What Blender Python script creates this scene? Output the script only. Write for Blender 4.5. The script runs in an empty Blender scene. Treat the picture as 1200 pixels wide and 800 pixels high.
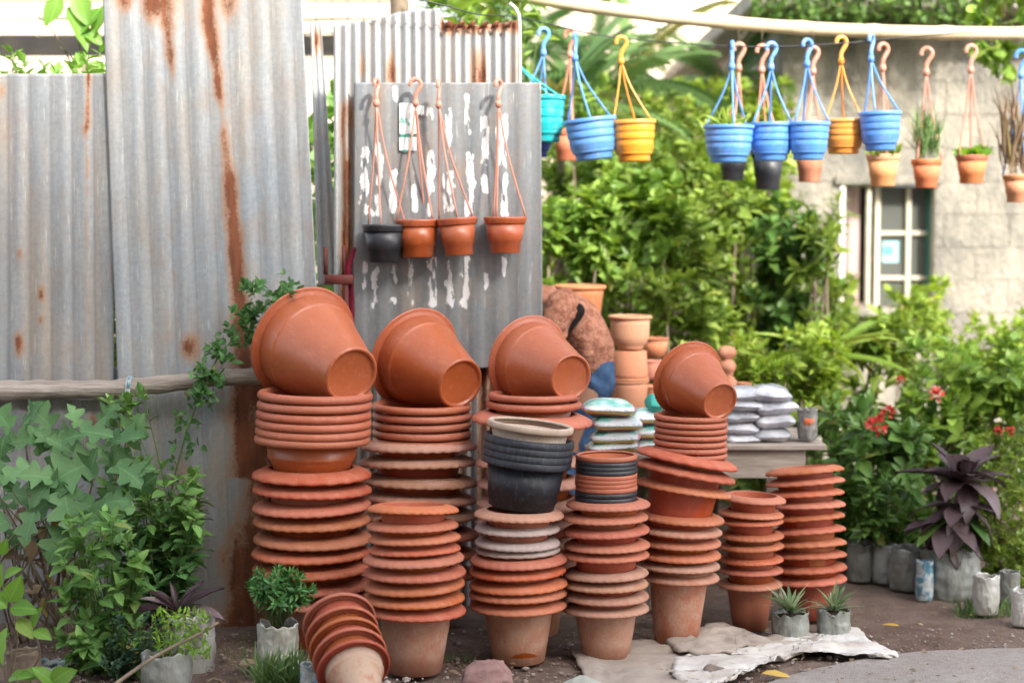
import bpy, bmesh, math, random
import numpy as np
from mathutils import Vector, Matrix, Euler, noise as mnoise
random.seed(7); np.random.seed(7)
S = bpy.context.scene
COL = S.collection
# ------------------------------------------------------------------ camera, sky, sun, exposure
CAMH, FPX = 1.62, 2100.0
PITCH = math.atan(150/2100)
cd = bpy.data.cameras.new('camera'); cam = bpy.data.objects.new('camera', cd); COL.objects.link(cam)
cam.location = (0, 0, CAMH); cam.rotation_euler = (math.pi/2-PITCH, 0, 0)
cd.sensor_width = 36; cd.lens = 36*FPX/1200; cd.clip_start = 0.05; cd.clip_end = 600
cd.dof.use_dof = True; cd.dof.focus_distance = 6.45; cd.dof.aperture_fstop = 1.4; cd.dof.aperture_blades = 0
S.camera = cam
w = bpy.data.worlds.new('World'); S.world = w; w.use_nodes = True
SUN_EL, SUN_DIR = 36, Vector((0.52, -0.85, 0))          # sun high behind the camera, to the right
SUN_DIR.normalize()
nt = w.node_tree; bg = nt.nodes['Background']
sky = nt.nodes.new('ShaderNodeTexSky'); sky.sky_type = 'NISHITA'; sky.sun_disc = False
sky.sun_elevation = math.radians(SUN_EL); sky.sun_rotation = math.atan2(SUN_DIR.x, SUN_DIR.y)
sky.air_density = 1.0; sky.dust_density = 4.0; sky.ozone_density = 1.0
hs = nt.nodes.new('ShaderNodeHueSaturation'); hs.inputs['Saturation'].default_value = 0.42     # hazy bright sky
nt.links.new(sky.outputs[0], hs.inputs['Color']); nt.links.new(hs.outputs[0], bg.inputs[0])
bg.inputs[1].default_value = 0.15
sl = bpy.data.lights.new('sun', 'SUN'); sl.energy = 2.5; sl.angle = math.radians(4.0); sl.color = (1, .94, .85)
so = bpy.data.objects.new('sun', sl); COL.objects.link(so)
sd = Vector((SUN_DIR.x*math.cos(math.radians(SUN_EL)), SUN_DIR.y*math.cos(math.radians(SUN_EL)), math.sin(math.radians(SUN_EL))))
so.rotation_euler = sd.to_track_quat('Z', 'Y').to_euler()
S.view_settings.view_transform = 'Standard'; S.view_settings.look = 'None'
S.view_settings.gamma = 1; S.view_settings.use_curve_mapping = False
S.view_settings.exposure = 1.95
S.cycles.use_denoising = True
S.cycles.max_bounces = 7; S.cycles.diffuse_bounces = 4; S.cycles.transparent_max_bounces = 6

# ------------------------------------------------------------------ helpers
_cp, _sp = math.cos(PITCH), math.sin(PITCH)
def W(px, py, Y):
    cx, cy = (px-600)/FPX, (400-py)/FPX
    dy = _cp + cy*_sp; dz = -_sp + cy*_cp
    t = Y/dy
    return Vector((cx*t, Y, CAMH+dz*t))
def groundY(py):
    cy = (400-py)/FPX
    return CAMH*(_cp+cy*_sp)/(_sp-cy*_cp)
def PM(Y): return FPX/Y          # pixels per metre
VIEW = lambda px, py: (Vector((0, 0, CAMH))-W(px, py, 7)).normalized()
R = random.random
def U(a, b): return random.uniform(a, b)

def mk(name, verts, faces, mat=None, parent=None, smooth=True, me=None):
    if me is None:
        me = bpy.data.meshes.new(name)
        me.from_pydata([tuple(v) for v in verts], [], faces)
        if smooth: me.polygons.foreach_set('use_smooth', [True]*len(me.polygons))
        if mat: me.materials.append(mat)
        me.update()
    o = bpy.data.objects.new(name, me); COL.objects.link(o)
    if parent: o.parent = parent
    return o
def tag(o, label=None, cat=None, group=None, kind=None):
    if label: o['label'] = label
    if cat: o['category'] = cat
    if group: o['group'] = group
    if kind: o['kind'] = kind
    return o
def thing(name, label, cat, loc=(0, 0, 0), rot=(0, 0, 0), group=None):
    o = bpy.data.objects.new(name, None); COL.objects.link(o); o.empty_display_size = .05
    o.location = loc; o.rotation_euler = rot
    return tag(o, label, cat, group)

class B:
    """mesh buffer"""
    def __init__(s): s.v = []; s.f = []
    def add(s, vs, fs, M=None):
        n = len(s.v)
        s.v += [(M @ Vector(v)) if M else Vector(v) for v in vs]
        s.f += [tuple(i+n for i in f) for f in fs]
        return s
    def box(s, x0, x1, y0, y1, z0, z1, M=None, c=0.0):
        vs = [(x, y, z) for z in (z0, z1) for y in (y0, y1) for x in (x0, x1)]
        if c:
            bm = bmesh.new(); bmesh.ops.create_cube(bm, size=1)
            for v in bm.verts: v.co = Vector(((x0+x1)/2+v.co.x*(x1-x0), (y0+y1)/2+v.co.y*(y1-y0), (z0+z1)/2+v.co.z*(z1-z0)))
            bmesh.ops.bevel(bm, geom=bm.edges[:], offset=c, segments=1, affect='EDGES')
            vs = [v.co.copy() for v in bm.verts]; bm.verts.index_update()
            fs = [[v.index for v in f.verts] for f in bm.faces]; bm.free()
            return s.add(vs, fs, M)
        return s.add(vs, [(0, 2, 3, 1), (4, 5, 7, 6), (0, 1, 5, 4), (2, 6, 7, 3), (0, 4, 6, 2), (1, 3, 7, 5)], M)
    def tube(s, pts, rad, n=8, cap=True):
        pts = [Vector(p) for p in pts]; m = len(pts)
        rs = rad if isinstance(rad, (list, tuple)) else [rad]*m
        rings = []; up = None
        for i, p in enumerate(pts):
            d = (pts[min(i+1, m-1)]-pts[max(i-1, 0)])
            if d.length < 1e-9: d = Vector((0, 0, 1))
            d.normalize()
            if up is None: up = d.orthogonal().normalized()
            up = (up-d*up.dot(d));
            if up.length < 1e-6: up = d.orthogonal()
            up.normalize(); sd_ = d.cross(up)
            rings.append([p+(up*math.cos(a)+sd_*math.sin(a))*rs[i] for a in (2*math.pi*k/n for k in range(n))])
        vs = [v for r_ in rings for v in r_]; fs = []
        for i in range(m-1):
            for k in range(n): fs.append((i*n+k, i*n+(k+1) % n, (i+1)*n+(k+1) % n, (i+1)*n+k))
        if cap: fs.append(tuple(range(n-1, -1, -1))); fs.append(tuple((m-1)*n+k for k in range(n)))
        return s.add(vs, fs)
    def lathe(s, prof, n=48, fn=None, M=None, close=True):
        """prof: [(r,z)], fn(r,z,a)->(r,z)"""
        vs = []; m = len(prof)
        for r_, z in prof:
            for k in range(n):
                a = 2*math.pi*k/n
                rr, zz = fn(r_, z, a) if fn else (r_, z)
                vs.append((rr*math.cos(a), rr*math.sin(a), zz))
        fs = []
        for i in range(m-1 if not close else m):
            j = (i+1) % m
            for k in range(n): fs.append((i*n+k, i*n+(k+1) % n, j*n+(k+1) % n, j*n+k))
        return s.add(vs, fs, M)
    def obj(s, name, mat=None, parent=None, smooth=True): return mk(name, s.v, s.f, mat, parent, smooth)

def bez(pts, n=12):
    """catmull-rom through points"""
    P = [Vector(p) for p in pts]; out = []
    P = [P[0]*2-P[1]]+P+[P[-1]*2-P[-2]]
    for i in range(1, len(P)-2):
        for k in range(n):
            t = k/n
            out.append(.5*((2*P[i])+(P[i+1]-P[i-1])*t+(2*P[i-1]-5*P[i]+4*P[i+1]-P[i+2])*t*t+(3*P[i]-P[i-1]-3*P[i+1]+P[i+2])*t**3))
    out.append(P[-2]); return out

_lat = np.random.rand(64, 256, 256)
def vn(x, y, seed=0):
    x = np.asarray(x, float); y = np.asarray(y, float)
    xi = np.floor(x).astype(int); yi = np.floor(y).astype(int); fx = x-xi; fy = y-yi
    fx = fx*fx*(3-2*fx); fy = fy*fy*(3-2*fy); L = _lat[seed % 64]
    g = lambda a, b: L[a % 256, b % 256]
    return (g(xi, yi)*(1-fx)+g(xi+1, yi)*fx)*(1-fy)+(g(xi, yi+1)*(1-fx)+g(xi+1, yi+1)*fx)*fy
def fbm(x, y, seed=0, o=4):
    s_ = 0; a = .5; t = 0
    for i in range(o): s_ = s_+a*vn(x*2**i, y*2**i, seed+i); t += a; a *= .5
    return s_/t

# ------------------------------------------------------------------ materials
class N:
    def __init__(s, name):
        s.m = bpy.data.materials.new(name); s.m.use_nodes = True; s.t = s.m.node_tree
        s.p = s.t.nodes['Principled BSDF']; s.out = s.t.nodes['Material Output']
    def n(s, typ, **kw):
        x = s.t.nodes.new(typ)
        for k, v in kw.items():
            if k in x.inputs.keys(): x.inputs[k].default_value = v
            else: setattr(x, k, v)
        return x
    def l(s, a, b): s.t.links.new(a, b)
    def coords(s, stretch=(1, 1, 1), which='Object', rnd=True):
        tc = s.n('ShaderNodeTexCoord'); mp = s.n('ShaderNodeMapping'); mp.inputs['Scale'].default_value = stretch
        s.l(tc.outputs[which], mp.inputs[0])
        if rnd:
            oi = s.n('ShaderNodeObjectInfo'); mu = s.n('ShaderNodeMath', operation='MULTIPLY'); mu.inputs[1].default_value = 37
            s.l(oi.outputs['Random'], mu.inputs[0]); s.l(mu.outputs[0], mp.inputs['Location'])
        return mp.outputs[0]
    def noise(s, vec, scale, detail=5, rough=.55):
        x = s.n('ShaderNodeTexNoise'); x.inputs['Scale'].default_value = scale; x.inputs['Detail'].default_value = detail
        x.inputs['Roughness'].default_value = rough; s.l(vec, x.inputs['Vector']); return x.outputs['Fac']
    def ramp(s, f, lo, hi, a=0, b=1):
        x = s.n('ShaderNodeMapRange'); x.inputs[1].default_value = lo; x.inputs[2].default_value = hi
        x.inputs[3].default_value = a; x.inputs[4].default_value = b; s.l(f, x.inputs[0]); return x.outputs[0]
    def mix(s, f, a, b, mode='MIX'):
        x = s.n('ShaderNodeMix'); x.data_type = 'RGBA'; x.blend_type = mode
        if isinstance(f, (int, float)): x.inputs[0].default_value = f
        else: s.l(f, x.inputs[0])
        for v, i in ((a, 6), (b, 7)):
            if isinstance(v, (tuple, list)): x.inputs[i].default_value = (*v[:3], 1)
            else: s.l(v, x.inputs[i])
        return x.outputs[2]
    def math(s, op, a, b=0):
        x = s.n('ShaderNodeMath', operation=op)
        for v, i in ((a, 0), (b, 1)):
            if isinstance(v, (int, float)): x.inputs[i].default_value = v
            else: s.l(v, x.inputs[i])
        return x.outputs[0]
    def attr(s, name):
        x = s.n('ShaderNodeAttribute'); x.attribute_name = name; return x.outputs['Fac']
    def bump(s, h, strength=.3, dist=.01):
        x = s.n('ShaderNodeBump'); x.inputs['Strength'].default_value = strength; x.inputs['Distance'].default_value = dist
        s.l(h, x.inputs['Height']); s.l(x.outputs[0], s.p.inputs['Normal'])
    def col(s, c):
        if isinstance(c, (tuple, list)): s.p.inputs['Base Color'].default_value = (*c[:3], 1)
        else: s.l(c, s.p.inputs['Base Color'])
        return s
    def rough(s, r_, spec=.5, metal=0):
        if isinstance(r_, (int, float)): s.p.inputs['Roughness'].default_value = r_
        else: s.l(r_, s.p.inputs['Roughness'])
        s.p.inputs['Specular IOR Level'].default_value = spec; s.p.inputs['Metallic'].default_value = metal
    def vary(s, c, amt):
        oi = s.n('ShaderNodeObjectInfo')
        v = s.ramp(oi.outputs['Random'], 0, 1, 1-amt, 1+amt)
        h = s.n('ShaderNodeHueSaturation'); s.l(v, h.inputs['Value'])
        r2 = s.math('FRACT', s.math('MULTIPLY', oi.outputs['Random'], 17.3))
        s.l(s.ramp(r2, 0, 1, .5-amt*.06, .5+amt*.06), h.inputs['Hue'])
        s.l(s.ramp(s.math('FRACT', s.math('MULTIPLY', oi.outputs['Random'], 53.7)), 0, 1, 1-amt*.8, 1+amt*.4), h.inputs['Saturation'])
        s.l(c, h.inputs['Color']); return h.outputs[0]

def gen(name, c1, c2, scale=8, rough=.6, spec=.4, metal=0, var=0.0, bump=.15, bscale=60, lo=.35, hi=.65, stretch=(1, 1, 1), dust=None, bdist=.004, rnd=True):
    m = N(name); v = m.coords(stretch, rnd=rnd)
    c = m.mix(m.ramp(m.noise(v, scale), lo, hi), c1, c2)
    if var: c = m.vary(c, var)
    if dust:
        g = m.n('ShaderNodeNewGeometry'); sx = m.n('ShaderNodeSeparateXYZ'); m.l(g.outputs['Normal'], sx.inputs[0])
        up = m.ramp(sx.outputs[2], -.1, .75, 0, dust[1])
        pn = m.ramp(m.noise(v, scale*2.3, 6), .3, .7, .35, 1)
        c = m.mix(m.math('MULTIPLY', up, pn), c, dust[0])
    m.col(c); m.rough(rough, spec, metal)
    if bump: m.bump(m.noise(v, bscale, 4), bump, bdist)
    return m.m

def terracotta(name, base, dust, damt, rough, spl=.35, var=.21, spots=True):
    m = N(name); v = m.coords((1, 1, 1))
    n1 = m.noise(v, 3.0, 5); n2 = m.noise(v, 22, 5); n3 = m.noise(v, 90, 3)
    c = m.mix(m.ramp(n2, .3, .7, 0, .35), base, tuple(x*.72 for x in base))
    c = m.vary(c, var)
    g = m.n('ShaderNodeNewGeometry'); sx = m.n('ShaderNodeSeparateXYZ'); m.l(g.outputs['Normal'], sx.inputs[0])
    up = m.ramp(sx.outputs[2], -.35, .85, .22, 1.0)
    d = m.math('MULTIPLY', up, m.ramp(n1, .28, .66, .25, 1))
    d = m.math('MULTIPLY', d, m.ramp(n2, .25, .6, .55, 1))
    c = m.mix(m.math('MULTIPLY', d, damt), c, dust)
    if spots:
        c = m.mix(m.ramp(m.noise(v, 130, 2), .735, .76, 0, .6), c, (.6, .5, .42))
        sc = m.coords((3, 3, 60)); c = m.mix(m.ramp(m.noise(sc, 3, 4), .68, .75, 0, .22), c, tuple(x*1.3 for x in dust))
    sc2 = m.noise(m.coords((1, 1, .25)), 9, 7, .7); c = m.mix(m.ramp(sc2, .54, .72, 0, .45), c, tuple(x*1.25 for x in dust)); c = m.mix(m.ramp(m.noise(v, 14, 6, .7), .56, .72, 0, .42), c, tuple(x*.45 for x in base))
    m.col(c); m.rough(m.ramp(d, 0, 1, rough, rough+.22), spl)
    m.bump(m.math('ADD', m.math('MULTIPLY', n3, .5), n2), .12, .004)
    return m.m
T_BODY = terracotta('terracotta_plastic', (.37, .075, .02), (.38, .14, .08), .45, .42)
T_RIM = terracotta('dusty_terracotta_rim', (.43, .105, .040), (.48, .19, .12), .8, .5)
T_TUB = terracotta('new_terracotta_tub', (.40, .088, .027), (.46, .165, .095), .38, .27, .6, .05, spots=False)
T_ROLL = terracotta('matte_terracotta_rim', (.40, .11, .055), (.44, .165, .105), .65, .42, .4, .06, spots=False)
T_PALE = terracotta('weathered_pale_rim', (.38, .16, .10), (.46, .27, .20), 1.0, .7, .2)
T_GREY = terracotta('grey_dirty_rim', (.36, .27, .24), (.46, .38, .35), 1.0, .75, .2)
T_BASE = terracotta('dirty_terracotta_base', (.38, .115, .05), (.44, .31, .23), 2.3, .65, .25, .14)
T_CLAY = terracotta('fired_clay', (.46, .15, .07), (.55, .3, .18), .6, .8, .2)
T_CLAY2 = terracotta('pale_fired_clay', (.52, .23, .11), (.6, .38, .24), .6, .85, .15)
BLACKP = gen('black_plastic', (.012, .014, .018), (.03, .033, .04), 12, .42, .5, bump=.2, bscale=90, dust=((.2, .2, .2), .12))
BLACKD = gen('dusty_black_plastic', (.012, .014, .02), (.04, .046, .06), 10, .5, .4, bump=.3, bscale=60, stretch=(1, 1, .35), lo=.5, hi=.75)
def shiny(name, c, rough=.35, var=.06):
    m = N(name); v = m.coords()
    cc = m.mix(m.ramp(m.noise(v, 6), .35, .65), c, tuple(x*.82 for x in c)); cc = m.mix(m.ramp(m.noise(m.coords((1, 1, .4)), 26, 7, .7), .52, .75, 0, .4), cc, (.42, .38, .33)); m.col(m.vary(cc, var)); m.rough(rough, .5)
    m.p.inputs['Subsurface Weight'].default_value = 0
    m.bump(m.noise(v, 40), .05, .002); return m.m
BLUE = shiny('blue_plastic', (.11, .31, .76)); TEAL = shiny('teal_plastic', (.01, .42, .45)); ORNG = shiny('orange_plastic', (.86, .32, .035))
PINKP = shiny('faded_pink_plastic', (.62, .26, .18)); NAVY = shiny('dark_blue_plastic', (.02, .06, .4))

def metal(name, c1, c2, tan, blue, rust=(.24, .082, .036)):
    m = N(name); v = m.coords((1, 1, 1), rnd=False); vs_ = m.coords((1, 1, .06), rnd=False)
    st = m.noise(vs_, 26, 5); st2 = m.noise(vs_, 11, 3); bl = m.noise(v, 2.4, 4); fine = m.noise(v, 55, 5); sp = m.noise(v, 150, 3)
    c = m.mix(m.ramp(st, .32, .68), c1, c2)
    c = m.mix(m.math('MULTIPLY', m.ramp(st2, .45, .68), tan[1]), c, tan[0])
    c = m.mix(m.math('MULTIPLY', m.ramp(bl, .45, .7), blue[1]), c, blue[0])
    c = m.mix(m.ramp(fine, .35, .75, 0, .4), c, tuple(x*.62 for x in c1)); c = m.mix(m.ramp(m.noise(vs_, 60, 4), .55, .75, 0, .35), c, (.2, .2, .2)); c = m.mix(m.ramp(m.noise(m.coords((1, 1, .1), rnd=False), 90, 3), .62, .72, 0, .45), c, (.66, .66, .64))
    c = m.mix(m.ramp(sp, .69, .73, 0, .5), c, (.62, .62, .6))
    dk = m.attr('darken'); c = m.mix(m.math('MULTIPLY', dk, .75), c, (.12, .115, .11))  # mask mixes the metal towards dark grey
    pa = m.attr('paint'); pn = m.noise(m.coords((1, 1, .4), rnd=False), 48, 8, .75)
    pn2 = m.ramp(m.noise(m.coords((1, 1, .2), rnd=False), 38, 6, .65), .3, .7, -.5, .5)
    pm = m.ramp(m.math('ADD', m.math('ADD', pa, m.math('MULTIPLY', m.ramp(pn, .3, .7, -.5, .5), .75)), m.math('MULTIPLY', pn2, .5)), .50, .56); pm = m.math('MULTIPLY', pm, m.ramp(pa, .05, .12))
    c = m.mix(pm, c, (.78, .79, .8))
    ru = m.attr('rust'); rn = m.noise(m.coords((1, 1, .45), rnd=False), 13, 8, .62)
    rn2 = m.ramp(m.noise(v, 70, 6, .7), .3, .7, -.5, .5)
    rm = m.ramp(m.math('ADD', m.math('ADD', ru, m.math('MULTIPLY', m.ramp(rn, .3, .7, -.5, .5), .55)), m.math('MULTIPLY', rn2, .28)), .30, .90)
    halo = m.ramp(m.math('ADD', ru, m.math('MULTIPLY', m.ramp(rn, .3, .7, -.5, .5), .6)), -.02, .6, 0, .65); c = m.mix(halo, c, (.36, .25, .17))
    rc = m.mix(m.ramp(m.noise(m.coords((1, 1, .25), rnd=False), 30, 6), .3, .7), rust, tuple(x*.45 for x in rust))
    rc = m.mix(m.ramp(rm, .3, .9), (.42, .2, .09), rc)
    c = m.mix(rm, c, rc)
    m.col(c); m.rough(m.ramp(rm, 0, 1, .5, .85), .4, 0)
    m.l(m.ramp(m.math('MAXIMUM', rm, pm), 0, 1, .12, 0), m.p.inputs['Metallic'])
    m.bump(m.math('ADD', m.math('MULTIPLY', fine, .5), m.math('MULTIPLY', rm, .6)), .25, .004)
    return m.m
M_SHEET = metal('galvanised_iron', (.29, .315, .335), (.43, .445, .45), ((.42, .365, .285), .5), ((.30, .38, .45), .55))
M_SHEET2 = metal('galvanised_iron_tan', (.28, .30, .315), (.41, .42, .42), ((.42, .33, .24), .85), ((.25, .32, .39), .4))
M_SCREEN = metal('grey_painted_iron', (.22, .24, .255), (.28, .30, .31), ((.30, .28, .25), .3), ((.2, .24, .27), .4))
M_RIB = metal('ribbed_iron', (.38, .40, .41), (.5, .51, .52), ((.44, .33, .25), .45), ((.33, .38, .43), .3))

def leafmat(name, ca, cb, trans=.32, rough=.45, midrib=False, tcol=None, yel=.6):
    m = N(name)
    oi = m.n('ShaderNodeObjectInfo'); r_ = m.math('FRACT', m.math('ADD', oi.outputs['Random'], m.attr('rnd')))
    c = m.mix(r_, ca, cb)
    r2 = m.math('FRACT', m.math('MULTIPLY', r_, 13.7)); c = m.mix(m.ramp(m.math('FRACT', m.math('MULTIPLY', r_, 71.3)), .965, .985, 0, yel), c, (.30, .24, .06))
    c = m.mix(m.ramp(r2, .86, .95, 0, .6), c, tuple(min(1, x*1.7+.02) for x in cb))
    if midrib:
        tc = m.n('ShaderNodeTexCoord'); sx = m.n('ShaderNodeSeparateXYZ'); m.l(tc.outputs['Object'], sx.inputs[0])
        ax = m.math('ABSOLUTE', sx.outputs[0]); c = m.mix(m.ramp(ax, .0, .028, .45, 0), c, tuple(min(1, x*2.2+.03) for x in ca))
        vv = m.math('SINE', m.math('MULTIPLY', m.math('SUBTRACT', sx.outputs[1], m.math('MULTIPLY', ax, .9)), 48))
        c = m.mix(m.ramp(vv, .82, 1, 0, .22), c, tuple(min(1, x*2+.02) for x in ca))
    m.col(c); m.rough(rough, .35)
    tr = m.n('ShaderNodeBsdfTranslucent'); hh = m.n('ShaderNodeHueSaturation'); hh.inputs['Value'].default_value = 1.5; hh.inputs['Hue'].default_value = .485; hh.inputs['Saturation'].default_value = 1.1
    m.l(c, hh.inputs['Color']); m.l(hh.outputs[0], tr.inputs['Color'])
    mx = m.n('ShaderNodeMixShader'); mx.inputs[0].default_value = trans
    m.l(m.p.outputs[0], mx.inputs[1]); m.l(tr.outputs[0], mx.inputs[2]); m.l(mx.outputs[0], m.out.inputs['Surface'])
    return m.m
T_TANG = terracotta('grey_tan_plastic', (.36, .27, .20), (.50, .42, .35), .9, .6, .2, .05)
L_BIG = leafmat('dusty_broad_leaf', (.07, .16, .06), (.12, .23, .09), .25, .6, True, yel=0)
L_BASIL = leafmat('basil_leaf', (.09, .20, .05), (.17, .31, .08), .3, .5, True)
L_VINE = leafmat('vine_leaf', (.06, .16, .045), (.10, .22, .07), .3, .5)
L_BRIGHT = leafmat('bright_leaf', (.10, .23, .03), (.17, .32, .06), .35, .45, True)
L_DARK = leafmat('dark_leaf', (.022, .055, .03), (.045, .10, .05), .2, .45)
L_MID = leafmat('garden_leaf', (.105, .185, .032), (.25, .34, .06), .35, .4)
L_MIDB = leafmat('broad_garden_leaf', (.11, .21, .038), (.25, .37, .07), .38, .4, True)
L_YEL = leafmat('yellow_green_leaf', (.16, .27, .03), (.30, .40, .07), .38, .45)
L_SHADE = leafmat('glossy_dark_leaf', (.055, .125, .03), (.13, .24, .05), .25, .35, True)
L_PALM = leafmat('palm_leaflet', (.06, .13, .04), (.14, .23, .07), .3, .4)
L_PURP = leafmat('purple_leaf', (.035, .016, .022), (.13, .095, .10), .15, .4, True, yel=0)
L_MARI = leafmat('narrow_dark_leaf', (.035, .12, .03), (.08, .21, .05), .25, .45, True)
L_GRASS = leafmat('grass_blade', (.08, .16, .05), (.16, .26, .09), .3, .5)
L_SPID = leafmat('spider_leaf', (.09, .18, .07), (.28, .34, .2), .3, .45)
L_FEATH = leafmat('feathery_leaf', (.12, .26, .025), (.22, .4, .05), .35, .5)
L_DEAD = leafmat('dead_leaf', (.16, .10, .055), (.3, .22, .14), .1, .8)
L_BLOOM = leafmat('red_petal', (.45, .04, .03), (.6, .12, .08), .2, .5)
L_MOSS = leafmat('creeper_leaf', (.05, .12, .025), (.14, .24, .05), .3, .5)
STEM_G = gen('green_stem', (.10, .16, .05), (.16, .2, .08), 20, .6, bump=.1)
STEM_B = gen('woody_stem', (.13, .10, .07), (.22, .17, .12), 20, .8, bump=.3)
WOOD = gen('grey_weathered_wood', (.27, .22, .18), (.40, .35, .31), 9, .85, .2, bump=.5, bscale=40, stretch=(.6, 6, 6))
POLE = gen('weathered_pole_bark', (.25, .21, .18), (.40, .35, .31), 7, .8, .2, bump=.9, bscale=22, stretch=(.35, 5, 5), bdist=.012)
BAMB = gen('pale_bamboo', (.52, .42, .27), (.62, .52, .35), 5, .5, .4, bump=.2, stretch=(.3, 3, 3))
SOIL = gen('potting_soil', (.05, .035, .025), (.11, .08, .06), 30, .95, .1, bump=1, bscale=60, bdist=.02)
BAGW = gen('white_plastic_bag', (.56, .56, .53), (.30, .29, .24), 9, .3, .55, var=.12, bump=.8, bscale=34, bdist=.012, lo=.35, hi=.7, stretch=(1, 1, .5))
BAGG = gen('dirty_grey_bag', (.30, .32, .30), (.13, .125, .10), 8, .3, .55, var=.22, bump=.8, bscale=30, bdist=.012, lo=.35, hi=.68, stretch=(1, 1, .5))
BAGB = gen('pale_blue_bag', (.10, .24, .32), (.4, .44, .44), 22, .4, .5, bump=.8, bscale=30, bdist=.01, lo=.45, hi=.52)
SILV = gen('silvery_plastic_bag', (.58, .59, .63), (.30, .31, .35), 14, .22, .7, var=.12, bump=.6, bscale=30, bdist=.01)
CREAM = gen('cream_siding', (.66, .56, .42), (.74, .66, .52), 4, .8, .2, var=.06)
DARKV = gen('plain_dark', (.03, .03, .028), (.05, .045, .04), 5, .9, .1)
STONE = gen('pinkish_stone', (.22, .12, .11), (.34, .22, .2), 14, .85, .2, bump=.8, bscale=30, bdist=.01)
REDW = gen('red_painted_wood', (.09, .02, .016), (.14, .035, .028), 12, .6, .3, stretch=(1, 1, .3))
CLOTHR = gen('dark_red_cloth', (.14, .01, .025), (.09, .008, .018), 8, .9, .1, bump=.6)
# ------------------------------------------------------------------ ground and road
def smooth01(x): x = np.clip(x, 0, 1); return x*x*(3-2*x)
def grid_obj(name, xs, ys, zf, mat, parent=None):
    X, Y = np.meshgrid(xs, ys); Z = zf(X, Y); nx, ny = len(xs), len(ys)
    me = bpy.data.meshes.new(name)
    co = np.stack([X, Y, Z], -1).reshape(-1, 3)
    i = np.arange(nx*ny).reshape(ny, nx)
    f = np.stack([i[:-1, :-1], i[:-1, 1:], i[1:, 1:], i[1:, :-1]], -1).reshape(-1, 4)
    fast_mesh(me, co, f); me.materials.append(mat)
    o = bpy.data.objects.new(name, me); COL.objects.link(o)
    if parent: o.parent = parent
    return o
def fast_mesh(me, co, f, smooth=True):
    k = f.shape[1]
    me.vertices.add(len(co)); me.vertices.foreach_set('co', co.astype(np.float32).ravel())
    me.loops.add(f.size); me.loops.foreach_set('vertex_index', f.astype(np.int32).ravel())
    me.polygons.add(len(f)); me.polygons.foreach_set('loop_start', np.arange(0, f.size, k, dtype=np.int32))
    if smooth: me.polygons.foreach_set('use_smooth', np.ones(len(f), bool))
    me.update(calc_edges=True); me.validate()
def addattr(me, name, vals):
    a = me.attributes.new(name, 'FLOAT', 'POINT'); a.data.foreach_set('value', np.asarray(vals, np.float32).ravel())

m = N('trodden_soil'); v = m.coords((1, 1, 1), rnd=False)
n1, n2, n3 = m.noise(v, 2.2, 6), m.noise(v, 14, 6, .65), m.noise(v, 70, 4, .7)
c = m.mix(m.ramp(n1, .35, .65), (.17, .115, .09), (.25, .185, .15)); c = m.mix(m.ramp(n2, .4, .7, 0, .6), c, (.10, .068, .052))
c = m.mix(m.ramp(n3, .62, .72, 0, .7), c, (.36, .31, .27))
m.col(c); m.rough(.95, .15); m.bump(m.math('ADD', m.math('MULTIPLY', n3, .6), n2), .9, .03); SOILG = m.m
gx = np.concatenate([[-150, -40, -12, -5], np.arange(-3.4, 3.6, .03), [5, 12, 40, 150]])
gy = np.concatenate([[-150, -40, -8, 0, 3], np.arange(4.6, 9.2, .03), [10, 12, 16, 30, 80, 260]])
def gz(X, Y):
    near = smooth01((6.0-np.abs(X))/3)*smooth01((12-np.abs(Y-7))/5)
    return near*(-.012*fbm(X*2+50, Y*2, 3)-.02*fbm(X*9+50, Y*9, 9)-.006*vn(X*40+90, Y*40, 5))
g = grid_obj('ground', gx, gy, gz, SOILG); tag(g, kind='structure')
m = N('worn_concrete'); v = m.coords((1, 1, 1), rnd=False)
n1, n2, n3 = m.noise(v, 3, 6), m.noise(v, 30, 6, .7), m.noise(v, 160, 3)
c = m.mix(m.ramp(n1, .3, .7), (.33, .29, .26), (.42, .38, .35)); c = m.mix(m.ramp(n2, .45, .7, 0, .6), c, (.24, .19, .16)); c = m.mix(m.ramp(n3, .62, .7, 0, .5), c, (.2, .17, .15)); c = m.mix(m.ramp(m.noise(v, 1.1, 5), .5, .7, 0, .6), c, (.27, .21, .175))
m.col(c); m.rough(.9, .2); m.bump(m.math('ADD', n3, n2), .8, .012); CONC = m.m
# road edge on the ground: from px (830,830) to (1250,757)
xs_ = np.arange(.3, 9, .04); pts = []
vs_, fs_ = [], []
for i, x in enumerate(xs_):
    px = 600+x*PM(6.3)
    ye = groundY(np.interp(px, [700, 860, 960, 1040, 1120, 1200, 1300], [850, 806, 782, 768, 762, 759, 757]))+.05*(fbm(x*3, 1, 4)-.5)+.03*(vn(x*14, 3, 8)-.5)
    vs_ += [(x, ye, -.004), (x, ye-.05, .006), (x, -3.5, .008), (x, -3.5, -.15)]
    if i: k = 4*i; fs_ += [(k-4+j, k-3+j, k+1+j, k+j) for j in range(3)]
road = mk('road', vs_, fs_, CONC); tag(road, kind='structure')
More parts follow.
